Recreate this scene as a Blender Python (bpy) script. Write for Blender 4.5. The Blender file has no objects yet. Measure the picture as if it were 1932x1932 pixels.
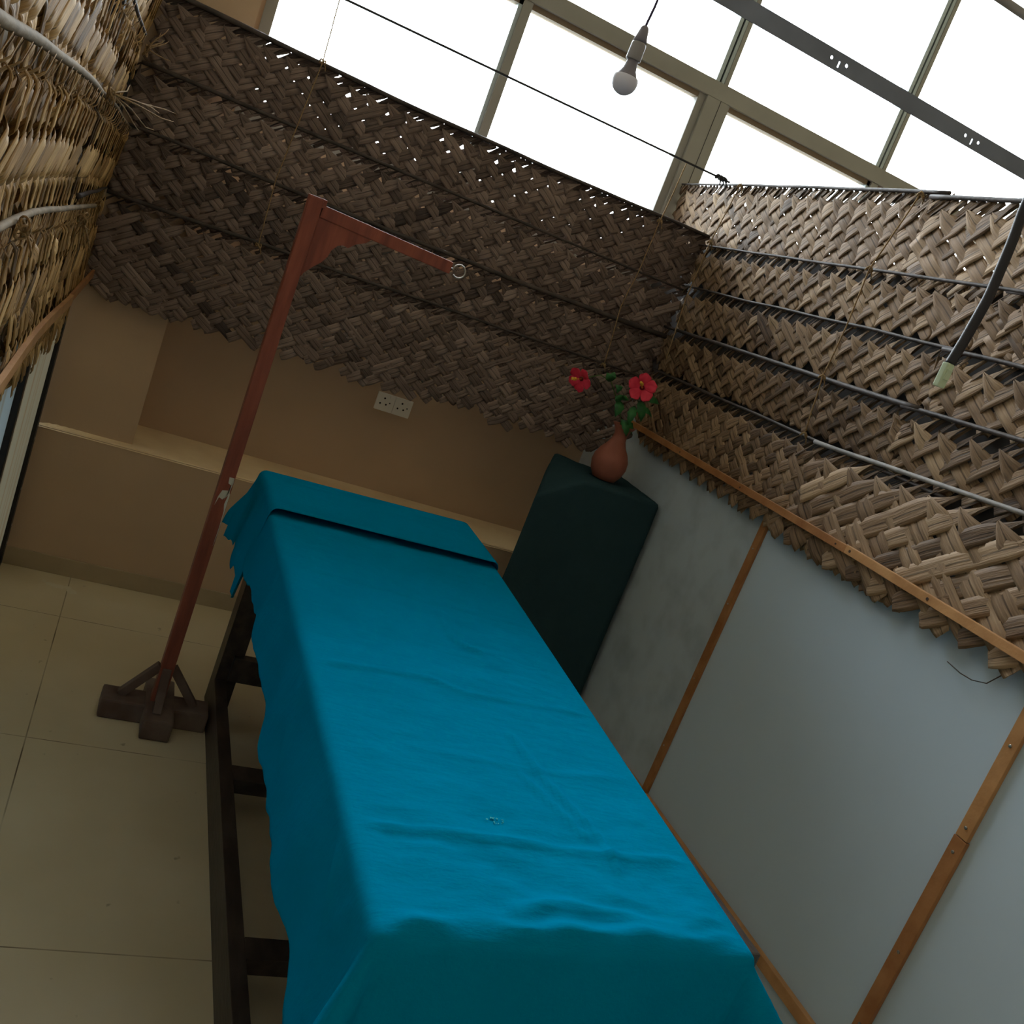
import bpy, bmesh, math, random
from mathutils import Vector, Matrix, noise

random.seed(7)
scene = bpy.context.scene
COL = scene.collection

# ------------------------------------------------------------------ camera
cam_data = bpy.data.cameras.new('camera')
cam_data.sensor_width = 36.0
cam_data.lens = 36.0 * 1803.14 / 1932.0
cam_data.clip_start = 0.02
cam = bpy.data.objects.new('camera', cam_data)
COL.objects.link(cam)
RR = Vector((0.88428524, -0.30355599, 0.35481457))
UU = Vector((-0.25279076, 0.32766667, 0.91034685))
FF = Vector((0.39260215, 0.89470012, -0.21301465))
m = Matrix((RR, UU, -FF)).transposed().to_4x4()
m.translation = Vector((0.0, 0.0, 1.55))
cam.matrix_world = m
scene.camera = cam

# ------------------------------------------------------------------ sky and light
world = bpy.data.worlds.new('overcast_sky')
scene.world = world
world.use_nodes = True
wn = world.node_tree
for n in list(wn.nodes):
    wn.nodes.remove(n)
w_out = wn.nodes.new('ShaderNodeOutputWorld')
w_bg = wn.nodes.new('ShaderNodeBackground')
w_tc = wn.nodes.new('ShaderNodeTexCoord')
w_sep = wn.nodes.new('ShaderNodeSeparateXYZ')
w_ramp = wn.nodes.new('ShaderNodeValToRGB')
w_map = wn.nodes.new('ShaderNodeMapRange')
w_map.inputs['From Min'].default_value = -1.0
w_map.inputs['From Max'].default_value = 1.0
wn.links.new(w_tc.outputs['Generated'], w_sep.inputs[0])
wn.links.new(w_sep.outputs['Z'], w_map.inputs['Value'])
wn.links.new(w_map.outputs[0], w_ramp.inputs[0])
w_ramp.color_ramp.elements[0].position = 0.47
w_ramp.color_ramp.elements[0].color = (0.30, 0.31, 0.28, 1)
w_ramp.color_ramp.elements[1].position = 0.51
w_ramp.color_ramp.elements[1].color = (0.93, 0.985, 1.045, 1)
wn.links.new(w_ramp.outputs[0], w_bg.inputs['Color'])
SKY = 3.2
w_bg.inputs['Strength'].default_value = SKY
wn.links.new(w_bg.outputs[0], w_out.inputs['Surface'])

WIN_X0, WIN_X1, WIN_Z0, WIN_Z1 = 0.136, 6.4, 1.80, 3.75
pl = bpy.data.lights.new('window_daylight', 'AREA')      # portal: guides the sky light through the window
pl.shape = 'RECTANGLE'
pl.size = WIN_X1 - WIN_X0
pl.size_y = WIN_Z1 - WIN_Z0
pl.cycles.is_portal = True
po = bpy.data.objects.new('window_daylight', pl)
COL.objects.link(po)
po.location = ((WIN_X0 + WIN_X1) / 2, 4.07, (WIN_Z0 + WIN_Z1) / 2)
po.rotation_euler = (math.radians(-90), 0, 0)

pl3 = bpy.data.lights.new('door_daylight', 'AREA')          # portal outside the frosted door
pl3.shape = 'RECTANGLE'
pl3.size, pl3.size_y = 2.6, 1.0
pl3.cycles.is_portal = True
po3 = bpy.data.objects.new('door_daylight', pl3)
COL.objects.link(po3)
po3.location = (-0.30, 2.26, 0.51)
po3.rotation_euler = (math.radians(90), 0, math.radians(-90))

vs = scene.view_settings
vs.view_transform = 'Standard'
vs.look = 'None'
vs.gamma = 1.0
vs.use_curve_mapping = False
vs.exposure = 2.45
scene.cycles.max_bounces = 10
scene.cycles.diffuse_bounces = 6
scene.cycles.transparent_max_bounces = 16
scene.cycles.use_denoising = True
scene.cycles.sample_clamp_indirect = 6.0

# ------------------------------------------------------------------ materials
MATS = {}


def mat(name, color, rough=0.6, metal=0.0, var=0.0, scale=6.0, bump=0.0, bscale=40.0, stretch=(1, 1, 1), spec=0.3,
        color2=None, ramp=(0.35, 0.65), coord='Object', detail=4.0):
    if name in MATS:
        return MATS[name]
    M = bpy.data.materials.new(name)
    M.use_nodes = True
    nt = M.node_tree
    b = nt.nodes['Principled BSDF']
    b.inputs['Roughness'].default_value = rough
    b.inputs['Metallic'].default_value = metal
    b.inputs['Specular IOR Level'].default_value = spec
    c2 = color2 if color2 else tuple(max(0.0, c * (1 - var)) for c in color)
    tc = nt.nodes.new('ShaderNodeTexCoord')
    mp = nt.nodes.new('ShaderNodeMapping')
    mp.inputs['Scale'].default_value = stretch
    nt.links.new(tc.outputs[coord], mp.inputs[0])
    if var > 0 or color2:
        nz = nt.nodes.new('ShaderNodeTexNoise')
        nz.inputs['Scale'].default_value = scale
        nz.inputs['Detail'].default_value = detail
        nt.links.new(mp.outputs[0], nz.inputs['Vector'])
        rp = nt.nodes.new('ShaderNodeValToRGB')
        rp.color_ramp.elements[0].position = ramp[0]
        rp.color_ramp.elements[1].position = ramp[1]
        rp.color_ramp.elements[0].color = (*c2, 1)
        rp.color_ramp.elements[1].color = (*color, 1)
        nt.links.new(nz.outputs[0], rp.inputs[0])
        nt.links.new(rp.outputs[0], b.inputs['Base Color'])
    else:
        b.inputs['Base Color'].default_value = (*color, 1)
    if bump > 0:
        n2 = nt.nodes.new('ShaderNodeTexNoise')
        n2.inputs['Scale'].default_value = bscale
        n2.inputs['Detail'].default_value = 5.0
        nt.links.new(mp.outputs[0], n2.inputs['Vector'])
        bp = nt.nodes.new('ShaderNodeBump')
        bp.inputs['Strength'].default_value = bump
        bp.inputs['Distance'].default_value = 0.01
        nt.links.new(n2.outputs[0], bp.inputs['Height'])
        nt.links.new(bp.outputs[0], b.inputs['Normal'])
    MATS[name] = M
    return M


def leaf_mat(name, dark, mid, light):
    """Dry palm leaflets: each has its own tone (attribute) and lengthwise fibres (UV)."""
    M = bpy.data.materials.new(name)
    M.use_nodes = True
    nt = M.node_tree
    b = nt.nodes['Principled BSDF']
    b.inputs['Roughness'].default_value = 0.62
    b.inputs['Specular IOR Level'].default_value = 0.25
    at = nt.nodes.new('ShaderNodeAttribute')
    at.attribute_name = 'tone'
    uv = nt.nodes.new('ShaderNodeUVMap')
    uv.uv_map = 'UVMap'
    mp = nt.nodes.new('ShaderNodeMapping')
    mp.inputs['Scale'].default_value = (5.5, 1.6, 1.0)
    nt.links.new(uv.outputs[0], mp.inputs[0])
    nz = nt.nodes.new('ShaderNodeTexNoise')
    nz.inputs['Scale'].default_value = 2.0
    nz.inputs['Detail'].default_value = 5.0
    nt.links.new(mp.outputs[0], nz.inputs['Vector'])
    ml = nt.nodes.new('ShaderNodeMath')
    ml.operation = 'MULTIPLY_ADD'
    ml.inputs[1].default_value = 0.9
    nt.links.new(nz.outputs[0], ml.inputs[0])
    sb = nt.nodes.new('ShaderNodeMath')
    sb.operation = 'SUBTRACT'
    sb.inputs[1].default_value = 0.45
    nt.links.new(at.outputs['Fac'], sb.inputs[0])
    nt.links.new(sb.outputs[0], ml.inputs[2])
    rp = nt.nodes.new('ShaderNodeValToRGB')
    rp.color_ramp.elements[0].position = 0.08
    rp.color_ramp.elements[0].color = (*dark, 1)
    rp.color_ramp.elements[1].position = 0.95
    rp.color_ramp.elements[1].color = (*light, 1)
    e = rp.color_ramp.elements.new(0.5)
    e.color = (*mid, 1)
    nt.links.new(ml.outputs[0], rp.inputs[0])
    sx = nt.nodes.new('ShaderNodeSeparateXYZ')
    nt.links.new(uv.outputs[0], sx.inputs[0])
    d0 = nt.nodes.new('ShaderNodeMath'); d0.operation = 'SUBTRACT'; d0.inputs[1].default_value = 0.5
    nt.links.new(sx.outputs['X'], d0.inputs[0])
    d1 = nt.nodes.new('ShaderNodeMath'); d1.operation = 'ABSOLUTE'
    nt.links.new(d0.outputs[0], d1.inputs[0])
    d2 = nt.nodes.new('ShaderNodeMapRange')
    d2.inputs['From Min'].default_value = 0.018; d2.inputs['From Max'].default_value = 0.05
    d2.inputs['To Min'].default_value = 0.40; d2.inputs['To Max'].default_value = 1.0
    nt.links.new(d1.outputs[0], d2.inputs['Value'])
    mm = nt.nodes.new('ShaderNodeMix'); mm.data_type = 'RGBA'; mm.blend_type = 'MULTIPLY'
    mm.inputs[0].default_value = 1.0
    nt.links.new(rp.outputs[0], mm.inputs[6]); nt.links.new(d2.outputs[0], mm.inputs[7])
    nt.links.new(mm.outputs[2], b.inputs['Base Color'])
    bp = nt.nodes.new('ShaderNodeBump')
    bp.inputs['Strength'].default_value = 0.7
    bp.inputs['Distance'].default_value = 0.004
    nt.links.new(nz.outputs[0], bp.inputs['Height'])
    nt.links.new(bp.outputs[0], b.inputs['Normal'])
    return M


LEAF = leaf_mat('dry_palm_leaf', (0.080, 0.050, 0.030), (0.240, 0.156, 0.092), (0.44, 0.308, 0.185))
LEAF_STRAW = leaf_mat('straw_palm_leaf', (0.070, 0.040, 0.016), (0.40, 0.235, 0.085), (0.80, 0.545, 0.25))
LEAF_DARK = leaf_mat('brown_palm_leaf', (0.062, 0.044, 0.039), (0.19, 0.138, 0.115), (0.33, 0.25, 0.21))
GAP_SHADE = mat('mat_gap_shade', (0.045, 0.040, 0.038), 0.9, var=0.3, scale=3)  # near-black colour standing in for shade in the gaps of the mats
STEM = mat('palm_stem', (0.075, 0.058, 0.052), 0.6, var=0.5, scale=14, bump=0.3, bscale=30)
STEM_PALE = mat('pale_palm_stem', (0.27, 0.21, 0.14), 0.75, spec=0.1, var=0.4, scale=14, bump=0.3, bscale=30)
TWINE = mat('coir_twine', (0.36, 0.24, 0.12), 0.9, var=0.4, scale=200)
WIRE = mat('black_wire', (0.03, 0.03, 0.035), 0.5)
WALL = mat('beige_plaster', (0.58, 0.42, 0.28), 0.75, var=0.10, scale=2.0, bump=0.05, bscale=60)
LEDGE_LIT = mat('ledge_plaster_lit', (0.86, 0.69, 0.43), 0.55, color2=(0.74, 0.56, 0.33), scale=5.0, ramp=(0.3, 0.6))  # raised above the wall colour to stand in for daylight on the ledge
SKIRT = mat('skirting_tile', (0.47, 0.375, 0.24), 0.55, var=0.15, scale=5)
HALL = mat('hall_plaster', (0.78, 0.71, 0.58), 0.8, var=0.05, scale=2)
ALU = mat('window_aluminium', (0.305, 0.30, 0.27), 0.5, metal=0.0, var=0.08, scale=8)
ALU_BLUE = mat('bright_aluminium', (0.42, 0.50, 0.52), 0.35, metal=0.3)
GASKET = mat('black_gasket', (0.015, 0.015, 0.018), 0.6)
BLACKALU = mat('black_aluminium', (0.012, 0.012, 0.014), 0.45)
BOARD = mat('white_board', (0.51, 0.63, 0.74), 0.5, var=0.05, scale=1.6, spec=0.3)
BOARD_DULL = mat('stained_board', (0.47, 0.56, 0.63), 0.55, color2=(0.37, 0.44, 0.50), scale=9.0, ramp=(0.25, 0.55), detail=8)


def frosted(name, color, glow):
    M = bpy.data.materials.new(name)
    M.use_nodes = True
    nt = M.node_tree
    for n in list(nt.nodes):
        nt.nodes.remove(n)
    o = nt.nodes.new('ShaderNodeOutputMaterial')
    d = nt.nodes.new('ShaderNodeBsdfDiffuse')
    t_ = nt.nodes.new('ShaderNodeBsdfTranslucent')
    t_.inputs[0].default_value = (*glow, 1)
    tc = nt.nodes.new('ShaderNodeTexCoord')
    mp = nt.nodes.new('ShaderNodeMapping'); mp.inputs['Scale'].default_value = (1, 5, 0.15)
    nz = nt.nodes.new('ShaderNodeTexNoise'); nz.inputs['Scale'].default_value = 2.2
    rp = nt.nodes.new('ShaderNodeValToRGB')
    rp.color_ramp.elements[0].position = 0.38
    rp.color_ramp.elements[1].position = 0.5
    rp.color_ramp.elements[0].color = (color[0] * 0.85, color[1] * 0.72, color[2] * 0.6, 1)
    rp.color_ramp.elements[1].color = (*color, 1)
    nt.links.new(tc.outputs['Object'], mp.inputs[0]); nt.links.new(mp.outputs[0], nz.inputs['Vector'])
    nt.links.new(nz.outputs[0], rp.inputs[0]); nt.links.new(rp.outputs[0], d.inputs[0])
    ad = nt.nodes.new('ShaderNodeAddShader')
    nt.links.new(d.outputs[0], ad.inputs[0]); nt.links.new(t_.outputs[0], ad.inputs[1])
    nt.links.new(ad.outputs[0], o.inputs['Surface'])
    return M


PANE_W = frosted('frosted_white_panel', (0.72, 0.71, 0.65), (0.058, 0.058, 0.052))
PANE_B = frosted('frosted_blue_panel', (0.60, 0.70, 0.76), (0.062, 0.070, 0.074))
BATTEN = mat('teak_batten', (0.40, 0.19, 0.075), 0.45, color2=(0.30, 0.125, 0.045), scale=5, stretch=(12, 3, 3), bump=0.1)
BATTEN_L = mat('pale_teak_batten', (0.52, 0.28, 0.12), 0.45, color2=(0.40, 0.20, 0.08), scale=5, stretch=(12, 3, 3), bump=0.1)
NAIL = mat('steel_screw', (0.45, 0.43, 0.40), 0.35, metal=0.9)
NAILD = mat('dark_screw', (0.06, 0.04, 0.03), 0.5)
REDWOOD = mat('red_brown_wood', (0.30, 0.085, 0.050), 0.5, color2=(0.19, 0.050, 0.034), scale=4, stretch=(10, 10, 1.2), bump=0.12, bscale=20)
OLDWOOD = mat('worn_brown_wood', (0.19, 0.14, 0.115), 0.7, color2=(0.10, 0.062, 0.05), scale=9, bump=0.25, bscale=25)
CHIP = mat('bare_primer', (0.55, 0.55, 0.48), 0.7)
DARKWOOD = mat('dark_stained_wood', (0.060, 0.045, 0.036), 0.42, color2=(0.022, 0.016, 0.014), scale=7, stretch=(4, 1.2, 4), bump=0.15, bscale=20, spec=0.4)
STEELD = mat('dark_steel', (0.21, 0.245, 0.33), 0.5, metal=0.2, var=0.2, scale=10)
PLASTIC = mat('grey_white_plastic', (0.26, 0.25, 0.26), 0.4)
BULBW = mat('frosted_bulb_plastic', (0.62, 0.63, 0.76), 0.45, spec=0.4)
BULBG = mat('bulb_heatsink', (0.19, 0.18, 0.215), 0.45)
CORD = mat('purple_black_cord', (0.03, 0.02, 0.06), 0.5)
SOCKET = mat('socket_plastic', (0.88, 0.84, 0.74), 0.4)
HOLE = mat('socket_hole', (0.02, 0.015, 0.01), 0.8)
CONNECT = mat('pale_green_plastic', (0.50, 0.62, 0.46), 0.4)
HOSE = mat('black_hose', (0.022, 0.022, 0.03), 0.5)
CLAY = mat('terracotta', (0.36, 0.125, 0.085), 0.6, var=0.25, scale=10, bump=0.05)
PETAL = mat('red_petal', (0.78, 0.045, 0.095), 0.55, color2=(0.60, 0.025, 0.06), scale=30)
PETAL_EYE = mat('dark_petal_eye', (0.16, 0.004, 0.012), 0.6)
STAMEN = mat('yellow_stamen', (0.80, 0.45, 0.05), 0.6)
GREEN = mat('green_leaf', (0.035, 0.17, 0.045), 0.45, color2=(0.02, 0.10, 0.028), scale=25)
GREENSTEM = mat('green_stem', (0.07, 0.12, 0.03), 0.6)


def cloth_mat(name, c1, c2, sheen=0.0, weave=420.0, bump=0.25):
    M = bpy.data.materials.new(name)
    M.use_nodes = True
    nt = M.node_tree
    b = nt.nodes['Principled BSDF']
    b.inputs['Roughness'].default_value = 0.85
    b.inputs['Specular IOR Level'].default_value = 0.0
    tc = nt.nodes.new('ShaderNodeTexCoord')
    n1 = nt.nodes.new('ShaderNodeTexNoise')
    n1.inputs['Scale'].default_value = 5.0
    n1.inputs['Detail'].default_value = 8.0
    n1.inputs['Roughness'].default_value = 0.7
    nt.links.new(tc.outputs['Object'], n1.inputs['Vector'])
    rp = nt.nodes.new('ShaderNodeValToRGB')
    rp.color_ramp.elements[0].position = 0.3
    rp.color_ramp.elements[1].position = 0.7
    rp.color_ramp.elements[0].color = (*c2, 1)
    rp.color_ramp.elements[1].color = (*c1, 1)
    nt.links.new(n1.outputs[0], rp.inputs[0])
    nt.links.new(rp.outputs[0], b.inputs['Base Color'])
    mp = nt.nodes.new('ShaderNodeMapping')
    mp.inputs['Scale'].default_value = (1.0, 3.0, 1.0)
    nt.links.new(tc.outputs['Object'], mp.inputs[0])
    n2 = nt.nodes.new('ShaderNodeTexNoise')
    n2.inputs['Scale'].default_value = 22.0
    n2.inputs['Detail'].default_value = 9.0
    n2.inputs['Roughness'].default_value = 0.65
    nt.links.new(mp.outputs[0], n2.inputs['Vector'])
    bp = nt.nodes.new('ShaderNodeBump')
    bp.inputs['Strength'].default_value = bump
    bp.inputs['Distance'].default_value = 0.012
    nt.links.new(n2.outputs[0], bp.inputs['Height'])
    nt.links.new(bp.outputs[0], b.inputs['Normal'])
    return M


TEAL = cloth_mat('teal_cotton', (0.000, 0.235, 0.435), (0.000, 0.212, 0.395))
TEAL_PALE = mat('pale_teal_stain', (0.05, 0.45, 0.55), 0.9)
DKGREEN = cloth_mat('dark_green_cloth', (0.030, 0.062, 0.074), (0.025, 0.052, 0.063))


def floor_mat():
    M = bpy.data.materials.new('cream_floor_sheets')
    M.use_nodes = True
    nt = M.node_tree
    b = nt.nodes['Principled BSDF']
    b.inputs['Roughness'].default_value = 0.42
    b.inputs['Specular IOR Level'].default_value = 0.3
    tc = nt.nodes.new('ShaderNodeTexCoord')
    nz = nt.nodes.new('ShaderNodeTexNoise')
    nz.inputs['Scale'].default_value = 2.2
    nz.inputs['Detail'].default_value = 6.0
    nt.links.new(tc.outputs['Object'], nz.inputs['Vector'])
    rp = nt.nodes.new('ShaderNodeValToRGB')
    rp.color_ramp.elements[0].position = 0.3
    rp.color_ramp.elements[1].position = 0.7
    rp.color_ramp.elements[0].color = (0.56, 0.47, 0.30, 1)
    rp.color_ramp.elements[1].color = (0.66, 0.57, 0.39, 1)
    nt.links.new(nz.outputs[0], rp.inputs[0])
    sp = nt.nodes.new('ShaderNodeSeparateXYZ')
    nt.links.new(tc.outputs['Object'], sp.inputs[0])

    def seam(axis, origin, pitch):
        a = nt.nodes.new('ShaderNodeMath'); a.operation = 'SUBTRACT'; a.inputs[1].default_value = origin - pitch / 2
        nt.links.new(sp.outputs[axis], a.inputs[0])
        d = nt.nodes.new('ShaderNodeMath'); d.operation = 'PINGPONG'; d.inputs[1].default_value = pitch / 2
        nt.links.new(a.outputs[0], d.inputs[0])
        g = nt.nodes.new('ShaderNodeMath'); g.operation = 'GREATER_THAN'; g.inputs[1].default_value = pitch / 2 - 0.0017
        nt.links.new(d.outputs[0], g.inputs[0])
        return g
    sx, sy = seam('X', 0.006, 0.756), seam('Y', 2.479, 0.756)
    mx = nt.nodes.new('ShaderNodeMath'); mx.operation = 'MAXIMUM'
    nt.links.new(sx.outputs[0], mx.inputs[0]); nt.links.new(sy.outputs[0], mx.inputs[1])
    n3 = nt.nodes.new('ShaderNodeTexNoise'); n3.inputs['Scale'].default_value = 4.0
    nt.links.new(tc.outputs['Object'], n3.inputs['Vector'])
    r3 = nt.nodes.new('ShaderNodeMapRange'); r3.inputs['From Min'].default_value = 0.35; r3.inputs['From Max'].default_value = 0.6
    r3.inputs['To Min'].default_value = 0.12
    nt.links.new(n3.outputs[0], r3.inputs[0])
    mm = nt.nodes.new('ShaderNodeMath'); mm.operation = 'MULTIPLY'
    nt.links.new(mx.outputs[0], mm.inputs[0]); nt.links.new(r3.outputs[0], mm.inputs[1])
    # small dark scuffs
    n4 = nt.nodes.new('ShaderNodeTexNoise'); n4.inputs['Scale'].default_value = 26.0; n4.inputs['Detail'].default_value = 2.0
    nt.links.new(tc.outputs['Object'], n4.inputs['Vector'])
    r4 = nt.nodes.new('ShaderNodeMapRange'); r4.inputs['From Min'].default_value = 0.72; r4.inputs['From Max'].default_value = 0.78
    r4.inputs['To Max'].default_value = 0.5
    nt.links.new(n4.outputs[0], r4.inputs[0])
    m2 = nt.nodes.new('ShaderNodeMath'); m2.operation = 'MAXIMUM'
    nt.links.new(mm.outputs[0], m2.inputs[0]); nt.links.new(r4.outputs[0], m2.inputs[1])
    mix = nt.nodes.new('ShaderNodeMix'); mix.data_type = 'RGBA'
    nt.links.new(m2.outputs[0], mix.inputs[0])
    nt.links.new(rp.outputs[0], mix.inputs[6])
    mix.inputs[7].default_value = (0.13, 0.09, 0.05, 1)
    nt.links.new(mix.outputs[2], b.inputs['Base Color'])
    return M


def glass_mat():
    M = bpy.data.materials.new('window_glass')
    M.use_nodes = True
    nt = M.node_tree
    for n in list(nt.nodes):
        nt.nodes.remove(n)
    o = nt.nodes.new('ShaderNodeOutputMaterial')
    t = nt.nodes.new('ShaderNodeBsdfTransparent')
    t.inputs[0].default_value = (0.95, 0.97, 0.97, 1)
    g = nt.nodes.new('ShaderNodeBsdfGlossy')
    g.inputs['Roughness'].default_value = 0.03
    fr = nt.nodes.new('ShaderNodeFresnel')
    fr.inputs['IOR'].default_value = 1.35
    mx = nt.nodes.new('ShaderNodeMixShader')
    nt.links.new(fr.outputs[0], mx.inputs[0])
    nt.links.new(t.outputs[0], mx.inputs[1])
    nt.links.new(g.outputs[0], mx.inputs[2])
    nt.links.new(mx.outputs[0], o.inputs['Surface'])
    return M


FLOOR = floor_mat()
GLASS = glass_mat()


# ------------------------------------------------------------------ helpers
class MB:
    """Collects shapes in world coordinates; build() links them as one mesh object."""

    def __init__(self):
        self.v, self.f = [], []

    def add(self, v, f):
        n = len(self.v)
        self.v += [Vector(p) for p in v]
        self.f += [tuple(i + n for i in q) for q in f]
        return self

    def box(self, a, b, bev=0.0, rot=None, piv=None):
        bm = bmesh.new()
        bmesh.ops.create_cube(bm, size=1.0)
        a, b = Vector(a), Vector(b)
        for v in bm.verts:
            v.co = Vector(((a[i] + b[i]) / 2 + v.co[i] * (b[i] - a[i])) for i in range(3))
        if bev > 0:
            bmesh.ops.bevel(bm, geom=list(bm.edges), offset=bev, segments=2, affect='EDGES', profile=0.6)
        if rot is not None:
            pv = Vector(piv) if piv else (a + b) / 2
            for v in bm.verts:
                v.co = pv + rot @ (v.co - pv)
        bm.verts.index_update()
        self.add([v.co.copy() for v in bm.verts], [tuple(v.index for v in f.verts) for f in bm.faces])
        bm.free()
        return self

    def bar(self, p, q, w, h, up=(0, 0, 1), bev=0.0, ends=None):
        """A rectangular bar from p to q, w wide across and h high along up."""
        p, q = Vector(p), Vector(q)
        d = (q - p).normalized()
        up = Vector(up)
        s = d.cross(up).normalized()
        u = s.cross(d).normalized()
        L = (q - p).length
        rot = Matrix((s, d, u)).transposed()
        bm = bmesh.new()
        bmesh.ops.create_cube(bm, size=1.0)
        for v in bm.verts:
            v.co = Vector((v.co.x * w, v.co.y * L, v.co.z * h))
        if bev > 0:
            bmesh.ops.bevel(bm, geom=list(bm.edges), offset=bev, segments=2, affect='EDGES', profile=0.6)
        c = (p + q) / 2
        for v in bm.verts:
            v.co = c + rot @ v.co
        bm.verts.index_update()
        self.add([v.co.copy() for v in bm.verts], [tuple(v.index for v in f.verts) for f in bm.faces])
        bm.free()
        return self

    def tube(self, pts, r, n=8, cap=True):
        pts = [Vector(p) for p in pts]
        rs = r if isinstance(r, (list, tuple)) else [r] * len(pts)
        vs_, fs = [], []
        prev = None
        for i, p in enumerate(pts):
            t = (pts[min(i + 1, len(pts) - 1)] - pts[max(i - 1, 0)])
            if t.length < 1e-9:
                t = Vector((0, 0, 1))
            t.normalize()
            if prev is None:
                a = Vector((0, 0, 1)) if abs(t.z) < 0.9 else Vector((1, 0, 0))
                x = t.cross(a).normalized()
            else:
                x = (prev - t * prev.dot(t)).normalized()
            prev = x
            y = t.cross(x)
            for k in range(n):
                an = 2 * math.pi * k / n
                vs_.append(p + (x * math.cos(an) + y * math.sin(an)) * rs[i])
        for i in range(len(pts) - 1):
            for k in range(n):
                fs.append((i * n + k, i * n + (k + 1) % n, (i + 1) * n + (k + 1) % n, (i + 1) * n + k))
        if cap:
            fs.append(tuple(reversed(range(n))))
            fs.append(tuple((len(pts) - 1) * n + k for k in range(n)))
        return self.add(vs_, fs)

    def lathe(self, prof, c, axis=(0, 0, 1), n=40):
        c, axis = Vector(c), Vector(axis).normalized()
        a = Vector((1, 0, 0)) if abs(axis.x) < 0.9 else Vector((0, 1, 0))
        x = axis.cross(a).normalized()
        y = axis.cross(x)
        vs_, fs = [], []
        for (r, h) in prof:
            for k in range(n):
                an = 2 * math.pi * k / n
                vs_.append(c + axis * h + (x * math.cos(an) + y * math.sin(an)) * r)
        for i in range(len(prof) - 1):
            for k in range(n):
                fs.append((i * n + k, i * n + (k + 1) % n, (i + 1) * n + (k + 1) % n, (i + 1) * n + k))
        fs.append(tuple(reversed(range(n))))
        fs.append(tuple((len(prof) - 1) * n + k for k in range(n)))
        return self.add(vs_, fs)

    def grid(self, rows):
        n = len(rows[0])
        vs_ = [p for r in rows for p in r]
        fs = [(i * n + j, i * n + j + 1, (i + 1) * n + j + 1, (i + 1) * n + j)
              for i in range(len(rows) - 1) for j in range(n - 1)]
        return self.add(vs_, fs)

    def build(self, name, material, parent=None, smooth=False, origin=None):
        me = bpy.data.meshes.new(name)
        if parent is not None:
            off = parent.matrix_world.translation if parent.parent is None else world_of(parent)
            off = world_of(parent)
        elif origin is not None:
            off = Vector(origin)
        else:
            xs = [v.x for v in self.v]; ys = [v.y for v in self.v]; zs = [v.z for v in self.v]
            off = Vector(((min(xs) + max(xs)) / 2, (min(ys) + max(ys)) / 2, min(zs)))
        me.from_pydata([v - off for v in self.v], [], self.f)
        me.update()
        bm = bmesh.new()
        bm.from_mesh(me)
        bmesh.ops.recalc_face_normals(bm, faces=bm.faces)
        bm.to_mesh(me)
        bm.free()
        me.materials.append(material)
        if smooth:
            for p in me.polygons:
                p.use_smooth = True
        o = bpy.data.objects.new(name, me)
        COL.objects.link(o)
        if parent is None:
            o.location = off
        else:
            o.parent = parent
        return o


def world_of(o):
    p = Vector((0, 0, 0))
    while o is not None:
        p += o.location
        o = o.parent
    return p


def thing(name, loc, label=None, cat=None, group=None, kind=None):
    o = bpy.data.objects.new(name, None)
    o.empty_display_size = 0.05
    COL.objects.link(o)
    o.location = loc
    return tag(o, label, cat, group, kind)


def tag(o, label=None, cat=None, group=None, kind=None):
    if label: o['label'] = label
    if cat: o['category'] = cat
    if group: o['group'] = group
    if kind: o['kind'] = kind
    return o


def struct(name, mb, material, label=None, smooth=False):
    o = mb.build(name, material, smooth=smooth, origin=(0, 0, 0))
    o['kind'] = 'structure'
    if label: o['label'] = label
    return o


def solidify(o, t, offset=0.0):
    s = o.modifiers.new('thickness', 'SOLIDIFY')
    s.thickness = t
    s.offset = offset
    return o


def lerp(a, b, t):
    return a + (b - a) * t


def sstep(a, b, x):
    t = max(0.0, min(1.0, (x - a) / (b - a)))
    return t * t * (3 - 2 * t)


def interp(tab, x):
    if x <= tab[0][0]: return tab[0][1]
    for (x0, y0), (x1, y1) in zip(tab, tab[1:]):
        if x <= x1:
            return lerp(y0, y1, (x - x0) / (x1 - x0))
    return tab[-1][1]


# ------------------------------------------------------------------ the room
XL, XR, YB, YW, ZL = -0.245, 1.945, 3.581, 3.925, 0.533
struct('floor', MB().box((-0.4, -1.7, -0.1), (6.6, 4.05, 0.0)), FLOOR)
struct('ceiling', MB().box((-0.4, -1.7, 4.0), (6.6, 4.10, 4.1)), HALL)
wb = MB()
wb.box((-0.4, YB, 0.0), (6.6, 4.10, ZL))                         # thick lower part
wb.box((-0.4, YW, ZL), (6.6, 3.985, WIN_Z0))                      # recessed part under the window
wb.box((WIN_X1, YW, WIN_Z0), (6.6, 4.10, 4.0))
wb.box((WIN_X0 - 0.5, YW, WIN_Z0), (0.105, 4.10, 4.0))
wb.box((0.105, YW, WIN_Z1), (WIN_X1, 4.10, 4.0))
pv = [(-0.25, YB + 0.002, ZL - 0.05), (0.081, YB + 0.045, ZL - 0.05), (0.081, 3.95, ZL - 0.05), (-0.25, 3.95, ZL - 0.05)]
wb.add(pv + [(p[0], p[1], 4.0) for p in pv], [(0, 1, 5, 4), (1, 2, 6, 5), (2, 3, 7, 6), (3, 0, 4, 7), (4, 5, 6, 7), (3, 2, 1, 0)])
struct('wall_back', wb, WALL)
lb = MB()                                                        # skin over the ledge top, its pale colour carries painted-in daylight
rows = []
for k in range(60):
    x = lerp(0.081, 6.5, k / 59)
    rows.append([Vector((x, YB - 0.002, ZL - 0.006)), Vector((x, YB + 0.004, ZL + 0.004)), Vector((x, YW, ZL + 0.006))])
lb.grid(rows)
rows = []
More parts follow.
